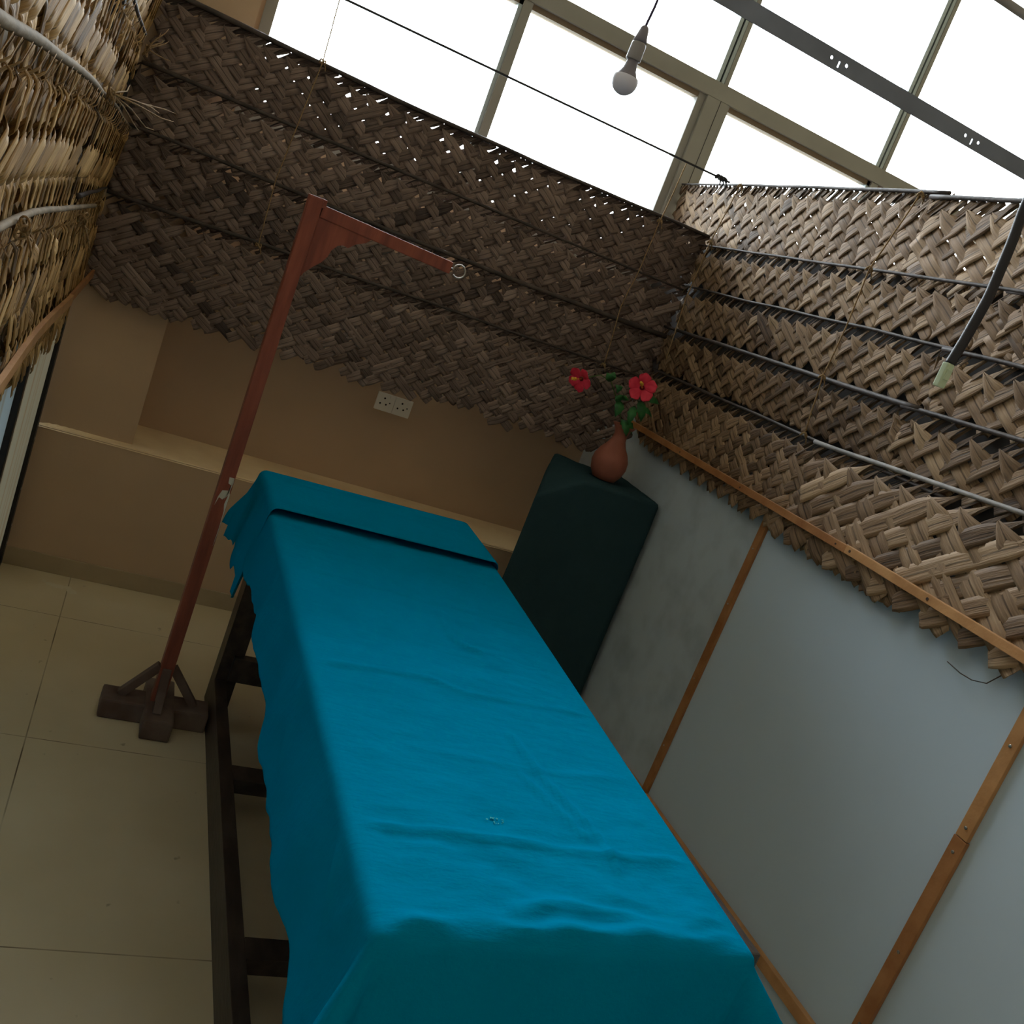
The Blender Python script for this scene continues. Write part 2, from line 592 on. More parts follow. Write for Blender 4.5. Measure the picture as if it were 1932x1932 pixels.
for k in range(14):
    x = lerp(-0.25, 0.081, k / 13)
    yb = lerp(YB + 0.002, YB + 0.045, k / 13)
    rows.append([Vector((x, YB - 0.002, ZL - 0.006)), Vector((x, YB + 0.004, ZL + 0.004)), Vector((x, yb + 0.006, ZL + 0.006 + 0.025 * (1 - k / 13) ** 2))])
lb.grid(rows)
struct('trim_1', lb, LEDGE_LIT, label='plaster ledge running along the back wall')
struct('baseboard_back', MB().box((-0.24, YB - 0.008, 0.0), (XR, YB, 0.068), bev=0.002), SKIRT)
struct('wall_front', MB().box((-0.4, -1.7, 0.0), (6.6, -1.6, 4.0)), mat('brown_hall_plaster', (0.40, 0.33, 0.25), 0.8, var=0.05, scale=2))
struct('wall_hall', MB().box((6.6, -1.7, 0.0), (6.7, 4.1, 4.0)), HALL)
rf = random.Random(9)
fs = MB()
for k in range(9):
    cx, cy = -0.075 + 0.013 * k + rf.uniform(-.008, .008), 3.50 - 0.006 * k + rf.uniform(-.015, .015)
    fs.lathe([(rf.uniform(0.008, 0.020), 0.0), (0.004, 0.0006)], (cx, cy, 0.0001), (0, 0, 1), 11)
fo = bpy.data.objects['floor']
fs.build('pale_stain', mat('dried_plaster', (0.66, 0.60, 0.45), 0.8), fo)
# left side: white wall over a glazed partition in black aluminium
struct('wall_left', MB().box((-0.42, -1.7, 0.0), (XL - 0.012, 0.95, 1.0)), HALL)
struct('wall_left_upper', MB().box((-0.42, -1.7, 0.99), (XL - 0.008, YB, 4.0)), HALL)
dr = thing('door_1', (XL, 2.9, 0.0), kind='structure')
MB().box((XL - 0.012, 2.69, 0.02), (XL + 0.005, 3.53, 1.0)).build('white_panel', PANE_W, dr)
MB().box((XL - 0.012, 0.94, 0.02), (XL + 0.005, 2.66, 1.0)).build('blue_panel', PANE_B, dr)
fb = MB()
fb.box((XL - 0.012, 3.515, 0.0), (-0.2275, YB - 0.001, 2.0), bev=0.002)
fb.build('door_post', BLACKALU, dr)
MB().box((XL - 0.012, 2.655, 0.0), (-0.2235, 2.70, 2.0), bev=0.002).build('door_post', BLACKALU, dr)
MB().box((XL - 0.012, 0.9, 0.0), (-0.230, 3.515, 0.03), bev=0.002).build('door_sill', BLACKALU, dr)
sc_ = MB()
for z in (0.49, 0.30, 0.16, 0.09):
    sc_.lathe([(0.0045, 0), (0.0045, 0.001), (0.003, 0.0022)], (-0.2275, 3.55, z), (1, 0, 0), 12)
sc_.build('screw', NAIL, dr)

# window in the back wall
win = thing('window_1', (WIN_X0, YW, WIN_Z0), kind='structure')
fy0, fy1 = YW - 0.004, YW + 0.07
f = MB()
f.box((0.103, fy0 - 0.004, WIN_Z0 - 0.03), (WIN_X0 + 0.008, fy1, WIN_Z1))
f.box((WIN_X0, fy0, WIN_Z0 - 0.03), (WIN_X1, fy1, WIN_Z0 + 0.03))
f.box((WIN_X0, fy0, WIN_Z1 - 0.04), (WIN_X1, fy1, WIN_Z1))
f.box((WIN_X1 - 0.04, fy0, WIN_Z0), (WIN_X1, fy1, WIN_Z1))
f.build('window_frame', ALU, win)
t = MB()
t.box((WIN_X0, fy0 - 0.006, 2.583), (WIN_X1, fy1, 2.650), bev=0.003)
t.build('transom', ALU, win)
MB().box((WIN_X0, fy0 + 0.012, 2.562), (WIN_X1, fy1 - 0.01, 2.583)).build('transom_lip', mat('brown_seal', (0.20, 0.15, 0.10), 0.6), win)
mx_ = [1.003, 1.905, 2.815, 3.73, 4.64, 5.55]
for i, x in enumerate(mx_):
    # upper row: double track with a dark groove
    g = MB()
    g.box((x - 0.030, fy0 + 0.004, 2.650), (x - 0.012, fy1, WIN_Z1))
    g.box((x - 0.003, fy0 + 0.004, 2.650), (x + 0.012, fy1, WIN_Z1))
    g.build('mullion_track', ALU_BLUE, win)
    MB().box((x - 0.012, fy0 + 0.014, 2.650), (x - 0.003, fy1, WIN_Z1)).build('gasket', GASKET, win)
    MB().box((x + 0.012, fy0, 2.650), (x + 0.032, fy1, WIN_Z1)).build('mullion', ALU, win)
    if i == 1:
        g = MB()
        g.box((1.862, fy0 - 0.006, WIN_Z0), (1.965, fy1, 2.583), bev=0.003)
        g.box((1.962, fy0, WIN_Z0), (1.980, fy1, 2.583))
        g.build('mullion', ALU, win)
        MB().box((1.828, fy0 + 0.010, WIN_Z0), (1.8625, fy1 - 0.005, 2.583), bev=0.002).build('sash_stile', ALU, win)
        g = MB()
        g.box((1.928, fy0 - 0.0075, WIN_Z0), (1.930, fy0 - 0.004, 2.583))
        g.build('gasket', GASKET, win)
    else:
        MB().box((x - 0.012, fy0, WIN_Z0), (x + 0.026, fy1, 2.583), bev=0.002).build('mullion', ALU, win)
        MB().box((x - 0.028, fy0 + 0.012, WIN_Z0), (x - 0.012, fy1, 2.583)).build('mullion_track', ALU_BLUE, win)
xs = [WIN_X0] + mx_ + [WIN_X1]
for a, b in zip(xs, xs[1:]):
    for z0, z1 in ((WIN_Z0, 2.57), (2.645, WIN_Z1)):
        MB().box((a, YW + 0.038, z0), (b, YW + 0.043, z1)).build('pane', GLASS, win)

# right side: board partition with wooden battens
struct('wall_right', MB().box((XR, -0.6, 0.0), (XR + 0.02, 2.49, 1.30)), BOARD)
struct('wall_right_shade_panel', MB().box((XR + 0.004, -0.6, 1.30), (XR + 0.02, YW, 2.02)), GAP_SHADE)  # unseen panel added behind the mats, dark so their gaps look shaded
struct('wall_right_end', MB().box((XR, 2.49, 0.0), (XR + 0.02, YB, 1.30)).box((XR, YB, ZL), (XR + 0.02, YW, 1.30)), BOARD_DULL)


def screws(spots, material, r=0.0042):
    s = MB()
    for (y, z) in spots:
        s.lathe([(r, 0), (r, 0.0012), (r * 0.6, 0.002)], (XR - 0.0125, y, z), (-1, 0, 0), 12)
    return s


b1 = struct('trim_2', MB().box((XR - 0.012, 2.474, 0.13), (XR, 2.506, 1.20), bev=0.0015), BATTEN, label='reddish vertical batten on the board nearest the corner')
screws([(2.49, 0.32), (2.49, 0.58), (2.49, 0.86), (2.49, 1.06)], NAIL, 0.003).build('screw', NAIL, b1)
b2 = struct('trim_3', MB().box((XR - 0.012, 1.366, 0.13), (XR, 1.404, 0.776), bev=0.0015), BATTEN, label='lower red brown half of the near vertical batten')
screws([(1.385, 0.25), (1.385, 0.46), (1.385, 0.74)], NAIL).build('screw', NAIL, b2)
b3 = struct('trim_4', MB().box((XR - 0.012, 1.368, 0.778), (XR, 1.402, 1.20), bev=0.0015), BATTEN_L, label='upper lighter half of the near vertical batten')
screws([(1.385, 0.805), (1.385, 1.02)], NAIL).build('screw', NAIL, b3)
struct('trim_5', MB().box((XR - 0.018, 0.0, 0.105), (XR, YB, 0.138), bev=0.0015), BATTEN_L, label='low horizontal batten along the foot of the board')


# ------------------------------------------------------------------ woven palm mats
def weave(label, O, eu, en, L, H, s, pitch, seed, leaf=LEAF, stem_mat=STEM, relief=0.0042, wf=0.665, n0=0.030, stem_r=(0.007, 0.004),
          zf=None, nf=None, taper=(0.12, 0.78), group=None, ragged=0.05, stem_ext=(0.0, 0.0), rootspread=0.0, holes=0.0, cut=None, flip=0.04, peak=0.34, fold_h=0.0012, period=2, bases=True, base_n=2, base_w=(0.10, 0.20), base_t=(0.0, 0.35), base_k=(0.45, 1.0), wj=(0.90, 1.06), slope=1.45,
          tone=0.0, ends=0.25):
    """One plaited frond: a stem along eu from O and two families of leaflets woven below it."""
    rnd = random.Random(seed)
    O, eu, en = Vector(O), Vector(eu), Vector(en)
    dz = Vector((0, 0, -1))
    root = thing('palm_mat', O, label, 'palm mat', group)

    def P(u, v, n):
        zz = zf(u) if zf else 0.0
        nn = nf(u, v) if nf else 0.0
        base = n0 * max(0.0, 1 - v / pitch) if pitch else n0
        return O + eu * u + dz * v + Vector((0, 0, zz)) + en * (n + base + nn)

    V, Fc, UVs, tones = [], [], [], []
    step = s / 10.0
    nH = int(H * slope / s) + 2
    wk = math.sqrt(2.0 / (1 + slope * slope))
    nL = int(L / s) + 2
    wob = noise
    for fam in ((2, 0, 1) if bases else (0, 1)):
        sg = 1 if fam == 0 else -1
        off = 0.0 if fam == 0 else 0.5
        lo, hi = (-nH, nL) if fam == 0 else (-1, nL + nH)
        if fam == 2:                                         # leaflet bases slanting from the stem behind the plait
            for i in range(0, int(L * base_n / s) + 2):
                u0 = (i / base_n + rnd.uniform(-0.12, 0.12)) * s
                hv = s * rnd.uniform(0.45, 0.66)
                w = s * rnd.uniform(*base_w)
                tn = rnd.uniform(*base_t)
                uo = rnd.uniform(0, 50)
                base = len(V)
                K = 7
                for k in range(K):
                    t = k / (K - 1)
                    v = hv * t
                    u = u0 - v * 1.25
                    wd = w * lerp(base_k[0], base_k[1], sstep(0.15, 0.9, t)) / 2
                    for q in range(5):
                        sx = -1 + q * 0.5
                        ht = -relief * 1.6 - 0.002 * sx * (1 if i % 2 else -1)
                        V.append(P(u, v, ht) + (eu + dz * -1).normalized() * 0 + (eu * 1.0 + dz * 1.15).normalized() * (wd * sx))
                        UVs.append((sx * 0.5 + 0.5, v * 6 + uo))
                        tones.append(tn)
                for r in range(K - 1):
                    for q in range(4):
                        a = base + r * 5 + q
                        Fc.append((a, a + 1, a + 6, a + 5))
            continue
        for i in range(lo, hi):
            u0 = (i + off + rnd.uniform(-0.07, 0.07)) * s
            ang = slope + rnd.uniform(-0.04, 0.04)
            w = s * wf * wk * rnd.uniform(*wj)
            if holes and rnd.random() < holes:
                w *= rnd.uniform(0.45, 0.75)
            hv = H * (1 + rnd.uniform(-ragged, ragged * 0.5))
            tn = min(1.0, max(0.0, rnd.gauss(0.5 + tone, 0.15)))
            tilt = rnd.uniform(-0.05, 0.05)
            vmid = rnd.uniform(-0.0012, 0.0022)
            uo = rnd.uniform(0, 50)
            jl, jr = rnd.uniform(-s * ends, s * ends), rnd.uniform(-s * ends, s * ends)
            t0, t1 = taper[0] * s / slope * rnd.uniform(0.6, 1.3), taper[1] * s * (1.3 / slope) * rnd.uniform(0.85, 1.2)
            if fam == 1:
                t1 *= 1.15
            vp = s * peak * (1.25 / slope) * rnd.uniform(0.85, 1.15)
            flips = {}
            rows = []
            n = int(hv / step) + 1
            for k in range(n + 1):
                v = min(hv, k * step)
                if fam == 0:
                    u = u0 - v * slope if v < vp else u0 + (v - 2 * vp) * ang
                else:
                    u = u0 + sg * v * ang
                if u < jl or u > L + jr:
                    continue
                if cut and v > cut(u):
                    continue
                rows.append((u, v))
            if len(rows) < 4:
                continue
            base = len(V)
            started = rows[0][1] < 1e-6
            for idx, (u, v) in enumerate(rows):
                c = v * 2 * slope / s - 0.5                      # crossing number
                kk = math.floor(c)
                fr = c - kk

                def sgn(k):
                    val = (1.0 if k % 2 == 1 else -1.0) if period == 2 else (1.0 if k % 4 in (1, 2) else -1.0)
                    if k not in flips:
                        flips[k] = -1.0 if rnd.random() < flip else 1.0
                    return val * flips[k]
                a, b_ = sgn(kk), sgn(kk + 1)
                h = lerp(a, b_, sstep(0.2, 0.8, fr)) * relief
                if fam == 1:
                    h = -h
                eL = eR = 1.0
                wd = w
                if started and fam == 0:
                    if v < vp:
                        wd = 0.0035
                    else:
                        g = min(1.0, (v - vp) / (s * 0.42))
                        eR = 0.04 + 0.96 * g
                        eL = 0.04 + 0.96 * min(1.0, g * 1.25)
                        h += 0.0020 * (1 - g)
                elif started:
                    wd = w * (0.08 + 0.92 * sstep(t0, t1, v))
                spine = 1 - sstep(0.0, t0 + 0.5 * s, v)
                rem = len(rows) - 1 - idx
                if rem < 2 and v > hv - 2.2 * step:
                    wd *= (0.72, 0.9)[rem]
                d = (eu * sg + dz).normalized()
                px = (eu - dz * sg).normalized() if fam == 0 else (eu + dz).normalized()
                px = (eu * 1.0 - dz * (sg * slope)).normalized()
                hs = wd / 2
                jit = wob.noise(Vector((u * 9, v * 9, seed + fam * 3.1))) * 0.0015
                tl = tilt * hs
                un = uo
                for q, (sx, hh) in enumerate(((-1, 0.0), (-0.5, fold_h), (0, -fold_h * 0.7), (0.5, fold_h), (1, 0.0))):
                    ss = lerp(-eL, eR, sx * 0.5 + 0.5)
                    pt = P(u, v, h + hh * min(1.0, wd / w) + tl * ss + jit) + px * (hs * ss)
                    V.append(pt)
                    UVs.append((sx * 0.5 + 0.5, v * 6 + uo))
                    tones.append(tn)
            for r in range(len(rows) - 1):
                for q in range(4):
                    a = base + r * 5 + q
                    Fc.append((a, a + 1, a + 6, a + 5))
    me = bpy.data.meshes.new('leaf_weave')
    me.from_pydata([p - O for p in V], [], Fc)
    me.update()
    uvl = me.uv_layers.new(name='UVMap')
    for li, lp in enumerate(me.loops):
        uvl.data[li].uv = UVs[lp.vertex_index]
    at = me.attributes.new('tone', 'FLOAT', 'POINT')
    at.data.foreach_set('value', tones)
    me.materials.append(leaf)
    for p in me.polygons:
        p.use_smooth = True
    lo_ = bpy.data.objects.new('leaf_weave', me)
    COL.objects.link(lo_)
    lo_.parent = root
    solidify(lo_, 0.0007)
    # stem
    pts, rs = [], []
    N = max(10, int(L / 0.06))
    for k in range(N + 1):
        u = lerp(-stem_ext[0], L + stem_ext[1], k / N)
        p = P(u, -0.003, 0.002) + Vector((0, 0, noise.noise(Vector((u * 3, seed, 0))) * 0.004)) + en * (noise.noise(Vector((u * 2.5, seed, 9))) * 0.003)
        pts.append(p)
        rs.append(lerp(stem_r[0], stem_r[1], k / N))
    MB().tube(pts, rs, 8).build('stem', stem_mat, root, smooth=True)
    return root


# --- back wall mats, four rows, stems run along x
yb = YB - 0.012
exb, enb = (1, 0, 0), (0, -1, 0)
weave('darkest woven palm mat of the back wall, top row under the window, light showing through', (-0.20, yb, 2.010), exb, enb, 2.12, 0.238, 0.071, 0.215, 11,
      leaf=LEAF_DARK, holes=0.04, wf=0.68, base_n=5, base_w=(0.19, 0.25), base_k=(1.0, 0.5), wj=(0.96, 1.10), taper=(0.05,0.8), zf=lambda u: -0.018 * math.sin(math.pi * min(1, u / 2.1)) + 0.006, relief=0.004, stem_r=(0.009, 0.006))
weave('woven palm mat of the back wall, second row from the window', (-0.21, yb, 1.785), exb, enb, 2.13, 0.225, 0.070, 0.20, 12, leaf=LEAF_DARK, wf=0.67)
weave('woven palm mat of the back wall, third row, behind the tip of the wooden arm', (-0.21, yb, 1.585), exb, enb, 2.13, 0.232, 0.070, 0.20, 13, leaf=LEAF_DARK, wf=0.66,
      zf=lambda u: 0.006 * math.cos(u * 2.6), stem_r=(0.005, 0.010))
weave('woven palm mat of the back wall, lowest row with ragged edge above the socket', (-0.21, yb, 1.368), exb, enb, 2.14, 0.355, 0.068, 5.0, 14, leaf=LEAF_DARK, wf=0.655, n0=0.022,
      zf=lambda u: 0.018 * u, ragged=0.08, holes=0.10, cut=lambda u: interp([(0, 0.30), (0.06, 0.335), (0.35, 0.345), (1.0, 0.368), (1.9, 0.375), (2.05, 0.34), (2.14, 0.25)], u))

# --- right wall mats, stems run towards the camera (-y)
exr, enr = (0, -1, 0), (-1, 0, 0)
xr = XR - 0.010
weave('top row palm mat on right wall, its left end against the window frame', (xr, 3.90, 2.212), exr, enr, 1.60, 0.236, 0.080, 0.235, 21, wf=0.685, base_n=5, base_w=(0.19, 0.24), base_t=(0.05, 0.4), base_k=(1.0, 0.55), wj=(0.98, 1.12), stem_r=(0.004, 0.0065), relief=0.0022, fold_h=0.0008, holes=0.01, taper=(0.05,0.7),
      zf=lambda u: 0.010 * math.sin(u * 1.4), tone=0.05, n0=0.036)
weave('top row palm mat on right wall, the coarser one behind the black hose', (xr - 0.006, 2.36, 2.206), exr, enr, 1.85, 0.240, 0.094, 0.235, 22, taper=(0.05,0.7), base_n=5, base_w=(0.19, 0.24), base_t=(0.05, 0.4), base_k=(1.0, 0.55), wj=(0.98, 1.12), wf=0.68, stem_r=(0.007, 0.005), relief=0.0022, fold_h=0.0008, tone=0.04, n0=0.036)
weave('second row palm mat on right wall, fine weave reaching the corner', (xr, 3.57, 1.972), exr, enr, 1.76, 0.158, 0.078, 0.175, 23, wf=0.68, stem_r=(0.004, 0.0055), relief=0.0022, fold_h=0.0008, zf=lambda u: 0.008 * u, n0=0.036, tone=0.03)
weave('second row palm mat on right wall, coarse one below the hose top', (xr - 0.002, 1.95, 1.982), exr, enr, 1.45, 0.165, 0.094, 0.175, 24, wf=0.68, stem_r=(0.0062, 0.005), relief=0.0022, fold_h=0.0008, n0=0.030)
weave('third row palm mat on right wall, fine weave ending by the hose connector', (xr, 3.55, 1.803), exr, enr, 1.58, 0.158, 0.076, 0.17, 25, wf=0.68, stem_r=(0.004, 0.0055), relief=0.0022, fold_h=0.0008, zf=lambda u: 0.006 * u, n0=0.036)
weave('third row palm mat on right wall, coarse one right of the hose connector', (xr - 0.002, 2.06, 1.806), exr, enr, 1.50, 0.165, 0.096, 0.17, 26, wf=0.67, stem_r=(0.0062, 0.005), relief=0.0022, fold_h=0.0008, n0=0.036, zf=lambda u: 0.008 * u)
weave('fourth row palm mat on right wall, darker fine weave behind the flowers', (xr, 3.56, 1.628), exr, enr, 1.52, 0.162, 0.073, 0.175, 27, wf=0.67, stem_r=(0.006, 0.009), relief=0.0022, fold_h=0.0008, zf=lambda u: 0.006 * u, n0=0.036, tone=-0.04)
weave('fourth row palm mat on right wall, coarse one with dark torn leaf ends', (xr - 0.002, 2.11, 1.634), exr, enr, 1.55, 0.178, 0.100, 0.175, 28, wf=0.66, stem_r=(0.007, 0.005), relief=0.0022, fold_h=0.0008, n0=0.036, zf=lambda u: 0.03 * u, tone=-0.05)
weave('bottom row palm mat on right wall, fine weave behind the vase', (xr, 3.52, 1.452), exr, enr, 1.70, 0.325, 0.072, 5.0, 29, wf=0.675, stem_r=(0.005, 0.006), relief=0.0022, fold_h=0.0008, n0=0.026, ragged=0.04,
      cut=lambda u: interp([(0, 0.20), (0.1, 0.285), (0.5, 0.297), (1.7, 0.305)], u))
wm = weave('bottom row palm mat on right wall, coarsest weave at the picture edge', (xr - 0.010, 2.385, 1.450), exr, enr, 1.85, 0.33, 0.108, 5.0, 30, wf=0.67, stem_r=(0.007, 0.005), relief=0.0022, fold_h=0.0008, n0=0.026,
      zf=lambda u: 0.055 * u, stem_mat=mat('grey_palm_stem', (0.34, 0.32, 0.31), 0.6, var=0.4, scale=14, bump=0.3), ragged=0.04, tone=-0.02,
      cut=lambda u: 0.302 + 0.055 * u)

MB().tube([(1.918, 1.62, 1.105), (1.920, 1.575, 1.098), (1.922, 1.54, 1.099), (1.920, 1.50, 1.112), (1.915, 1.47, 1.15)], 0.0014, 6).build('loose_fibre', STEM, wm, smooth=True)

# --- left wall mats, seen almost edge on, stems run away from the camera (+y)
exl, enl = (0, 1, 0), (1, 0, 0)
xl = -0.226
LW = dict(leaf=LEAF_STRAW, slope=0.92, bases=False, period=4, relief=0.0070, wf=0.55, n0=0.030, taper=(0.35, 1.10), flip=0.08, holes=0.08, peak=0.45, fold_h=0.002)
weave('straw coloured palm mat at the top of the left wall, cut off above', (xl, 0.55, 1.828), exl, enl, 2.55, 0.31, 0.066, 0.24, 41, **LW)
weave('straw coloured palm mat at the far end of the left wall, upper corner', (xl - 0.004, 2.70, 2.03), exl, enl, 0.85, 0.30, 0.07, 0.2, 45, **LW)
zA = lambda u: interp([(0, 0.0), (0.6, 0.010), (0.95, 0.018), (1.45, 0.022), (2.2, 0.010), (3.1, -0.025)], u)
weave('straw palm mat on left wall, middle row under a curved pale stem', (xl, 0.55, 1.600), exl, enl, 3.00, 0.32, 0.066, 0.225, 42, stem_mat=STEM_PALE, stem_r=(0.0085, 0.0045), zf=zA, **LW)
zB = lambda u: interp([(0, -0.01), (0.9, 0.0), (1.2, 0.008), (1.6, -0.006), (2.5, -0.036)], u)
weave('straw palm mat on left wall, lowest row with a fringed bottom edge', (xl, 0.55, 1.380), exl, enl, 2.47, 0.37, 0.064, 5.0, 43, stem_mat=STEM_PALE, stem_r=(0.006, 0.006), zf=zB, ragged=0.10, **{**LW, 'n0': 0.026})
weave('short brown palm mat at the far end of the left wall, behind a cut stem', (xl - 0.004, 2.62, 1.378), exl, enl, 0.92, 0.33, 0.07, 5.0, 44, **{**LW, 'n0': 0.014})

# laths pinning the mats
lath = MB()
lath.box((XR - 0.062, 2.052, 1.208), (XR - 0.049, 3.50, 1.231), bev=0.0015)
lt = lath.build('wooden_lath', BATTEN)
tag(lt, 'reddish far half of the lath across the right wall mats', 'wooden lath', 'laths over the mats')
for y in (3.05, 2.62, 2.10):
    MB().lathe([(0.003, 0), (0.003, 0.001)], (XR - 0.0622, y, 1.219), (-1, 0, 0), 10).build('screw', NAILD, lt)
lath = MB()
r_ = Matrix.Rotation(math.radians(-0.9), 3, 'X')
lath.box((XR - 0.068, 0.40, 1.210), (XR - 0.054, 2.050, 1.234), bev=0.0015, rot=Matrix.Rotation(math.radians(0.75), 3, 'X'), piv=(XR, 2.05, 1.222))
lt = lath.build('wooden_lath', BATTEN_L)
tag(lt, 'lighter near half of the lath across the right wall mats', 'wooden lath', 'laths over the mats')
for y in (2.03, 1.72, 1.405, 1.385):
    MB().lathe([(0.0042, 0), (0.0042, 0.001)], (XR - 0.0682, y, 1.222 - (2.05 - y) * 0.0131), (-1, 0, 0), 10).build('screw', NAILD, lt)
pts = [(-0.185 + 0.004 * math.sin(y * 5), y, 1.106 + 0.006 * math.sin(y * 3.1)) for y in [1.2 + 0.1 * k for k in range(17)]]
lt = MB()
for p, q in zip(pts, pts[1:]):
    lt.bar(p, q, 0.010, 0.026)
lt = lt.build('wooden_lath', BATTEN_L)
tag(lt, 'bent orange lath along the bottom of the left wall mats', 'wooden lath', 'laths over the mats')
pts = [(-0.186, 2.80 + 0.12 * k, 1.106 - 0.001 * k) for k in range(8)]
lt = MB()
for p, q in zip(pts, pts[1:]):
    lt.bar(p, q, 0.008, 0.024)
lt = lt.build('wooden_lath', BATTEN)
tag(lt, 'short red brown lath at the far end of the left wall mats', 'wooden lath', 'laths over the mats')


# ------------------------------------------------------------------ twine and wire
def string(name, pts, r, material, label, cat, knots=(), sag=0.0, n=6):
    P = []
    rnd = random.Random(len(pts) * 13 + int(pts[0][0] * 1000))
    for a, b in zip(pts, pts[1:]):
        a, b = Vector(a), Vector(b)
        K = max(4, int((b - a).length / 0.03))
        for k in range(K):
            t = k / K
            P.append(a.lerp(b, t) + Vector((0, 0, -sag * math.sin(math.pi * t))) + Vector((rnd.uniform(-1, 1), rnd.uniform(-1, 1), 0)) * 0.0008)
    P.append(Vector(pts[-1]))
    mb = MB().tube(P, r, n)
    for kp in knots:
        c = Vector(kp)
        loop = [c + Vector((math.cos(a) * 0.010, math.sin(a) * 0.010, 0.006 * math.sin(2 * a))) for a in [i * math.pi / 5 for i in range(11)]]
        mb.tube(loop, r * 1.25, n)
        mb.tube([c, c + Vector((0.012, -0.004, -0.012)), c + Vector((0.016, -0.004, -0.026))], r * 0.8, n)
    o = mb.build(name, material, smooth=True)
    return tag(o, label, cat)


string('twine_string', [(0.303, 3.49, 2.45), (0.303, 3.49, 2.20), (0.312, 3.512, 2.013), (0.28, 3.525, 1.600), (0.289, 3.530, 1.374)], 0.0022, TWINE,
       'plumb twine holding back wall mats, left of the wooden stand', 'twine', [(0.312, 3.515, 2.012), (0.289, 3.532, 1.374)])
string('twine_string', [(1.687, 3.50, 2.222), (1.679, 3.515, 1.99), (1.678, 3.52, 1.816), (1.662, 3.522, 1.637), (1.688, 3.525, 1.405)], 0.0022, TWINE,
       'plumb twine holding back wall mats, right above the flowers', 'twine', [(1.679, 3.515, 1.992), (1.688, 3.528, 1.40)])
string('twine_string', [(1.885, 2.40, 2.222), (1.880, 2.40, 2.19), (1.872, 2.455, 1.979), (1.872, 2.444, 1.80), (1.874, 2.45, 1.64), (1.885, 2.431, 1.462)], 0.0024, TWINE,
       'twine down the middle of the right wall mats', 'twine', [(1.888, 2.40, 2.212), (1.872, 2.455, 1.98), (1.874, 2.45, 1.64), (1.885, 2.431, 1.46)])
string('twine_string', [(1.885, 3.40, 2.225), (1.872, 3.428, 1.986), (1.872, 3.437, 1.76), (1.88, 3.413, 1.51)], 0.0022, TWINE,
       'twine over the right wall mats nearest the back corner', 'twine', [(1.885, 3.40, 2.212), (1.872, 3.428, 1.985)])
string('wire_line', [(1.885, 3.492, 2.226), (0.319, 3.42, 2.200), (-0.245, 3.394, 2.190)], 0.0042, WIRE, 'thin dark wire stretched across the window to the right wall mats', 'wire',
       [(1.86, 3.491, 2.226), (1.845, 3.490, 2.226), (1.83, 3.489, 2.226)])


def tuft(loc, direction, label, seed, length=0.11):
    rnd = random.Random(seed)
    c = Vector(loc)
    mb = MB()
    for k in range(4):
        ax, ay, az = rnd.uniform(0.004, 0.010), rnd.uniform(0.006, 0.016), rnd.uniform(0.008, 0.014)
        of = rnd.uniform(0, 6)
        loop = [c + Vector((math.cos(a + of) * ax, math.sin(a) * ay, math.cos(a * 1.0 + k) * az - 0.004 * k)) for a in [i * math.pi / 6 for i in range(13)]]
        mb.tube(loop, 0.0019, 6)
    d = Vector(direction).normalized()
    for k in range(7):
        e = d + Vector((rnd.uniform(-.4, .4), rnd.uniform(-.4, .4), rnd.uniform(-.4, .4)))
        l = length * rnd.uniform(0.4, 1.0)
        mb.tube([c, c + e * l * 0.4 + Vector((0, 0, rnd.uniform(-.006, .006))), c + e * l * 0.75 + Vector((0.004, 0, rnd.uniform(-.012, .006))), c + e * l], [0.0022, 0.002, 0.0016, 0.0008], 5)
    o = mb.build('twine_knot', TWINE, smooth=True)
    return tag(o, label, 'twine knot', 'frayed coir knots on the left wall mats')


tuft((-0.178, 2.35, 1.625), (0.1, 1, -0.1), 'frayed coir knot on the curved pale stem of the left mats', 3, 0.45)
tuft((-0.182, 3.15, 1.80), (0.15, 0.5, 0.2), 'frayed coir knot highest on the left wall mats', 4, 0.16)
tuft((-0.178, 2.45, 1.352), (0.1, 0.3, -0.5), 'frayed coir knot near the cut end of the lower left stem', 5, 0.10)
tuft((-0.183, 1.56, 1.387), (0.05, 0.5, -0.5), 'small coir knot at the picture edge on the lower left stem', 6, 0.05)

# ------------------------------------------------------------------ massage bed
bed = thing('treatment_bed', (0.78, 1.85, 0.0), 'dark wooden treatment bed frame standing under the teal sheet', 'bed')
for (x, y) in ((0.482, 2.775), (1.055, 2.775), (0.482, 1.00), (1.055, 1.00)):
    MB().box((x, y, 0.0), (x + 0.066, y + 0.085, 0.70), bev=0.002).build('leg', DARKWOOD, bed)
for x in (0.481, 1.085):
    MB().box((x, 1.085, 0.0), (x + 0.036, 2.775, 0.112), bev=0.002).build('bottom_rail', DARKWOOD, bed)
for (y0, y1, z0, z1) in ((2.752, 2.790, 0.125, 0.205), (2.245, 2.315, 0.070, 0.111), (1.612, 1.675, 0.070, 0.111), (1.06, 1.10, 0.07, 0.111)):
    MB().box((0.517, y0, z0), (1.085, y1, z1), bev=0.002).build('cross_slat', DARKWOOD, bed)
for x in (0.49, 1.07):
    MB().box((x, 0.99, 0.62), (x + 0.03, 2.83, 0.70), bev=0.002).build('side_rail', DARKWOOD, bed)
MB().box((0.475, 0.985, 0.70), (1.10, 2.835, 0.745), bev=0.004).build('bed_top', DARKWOOD, bed)


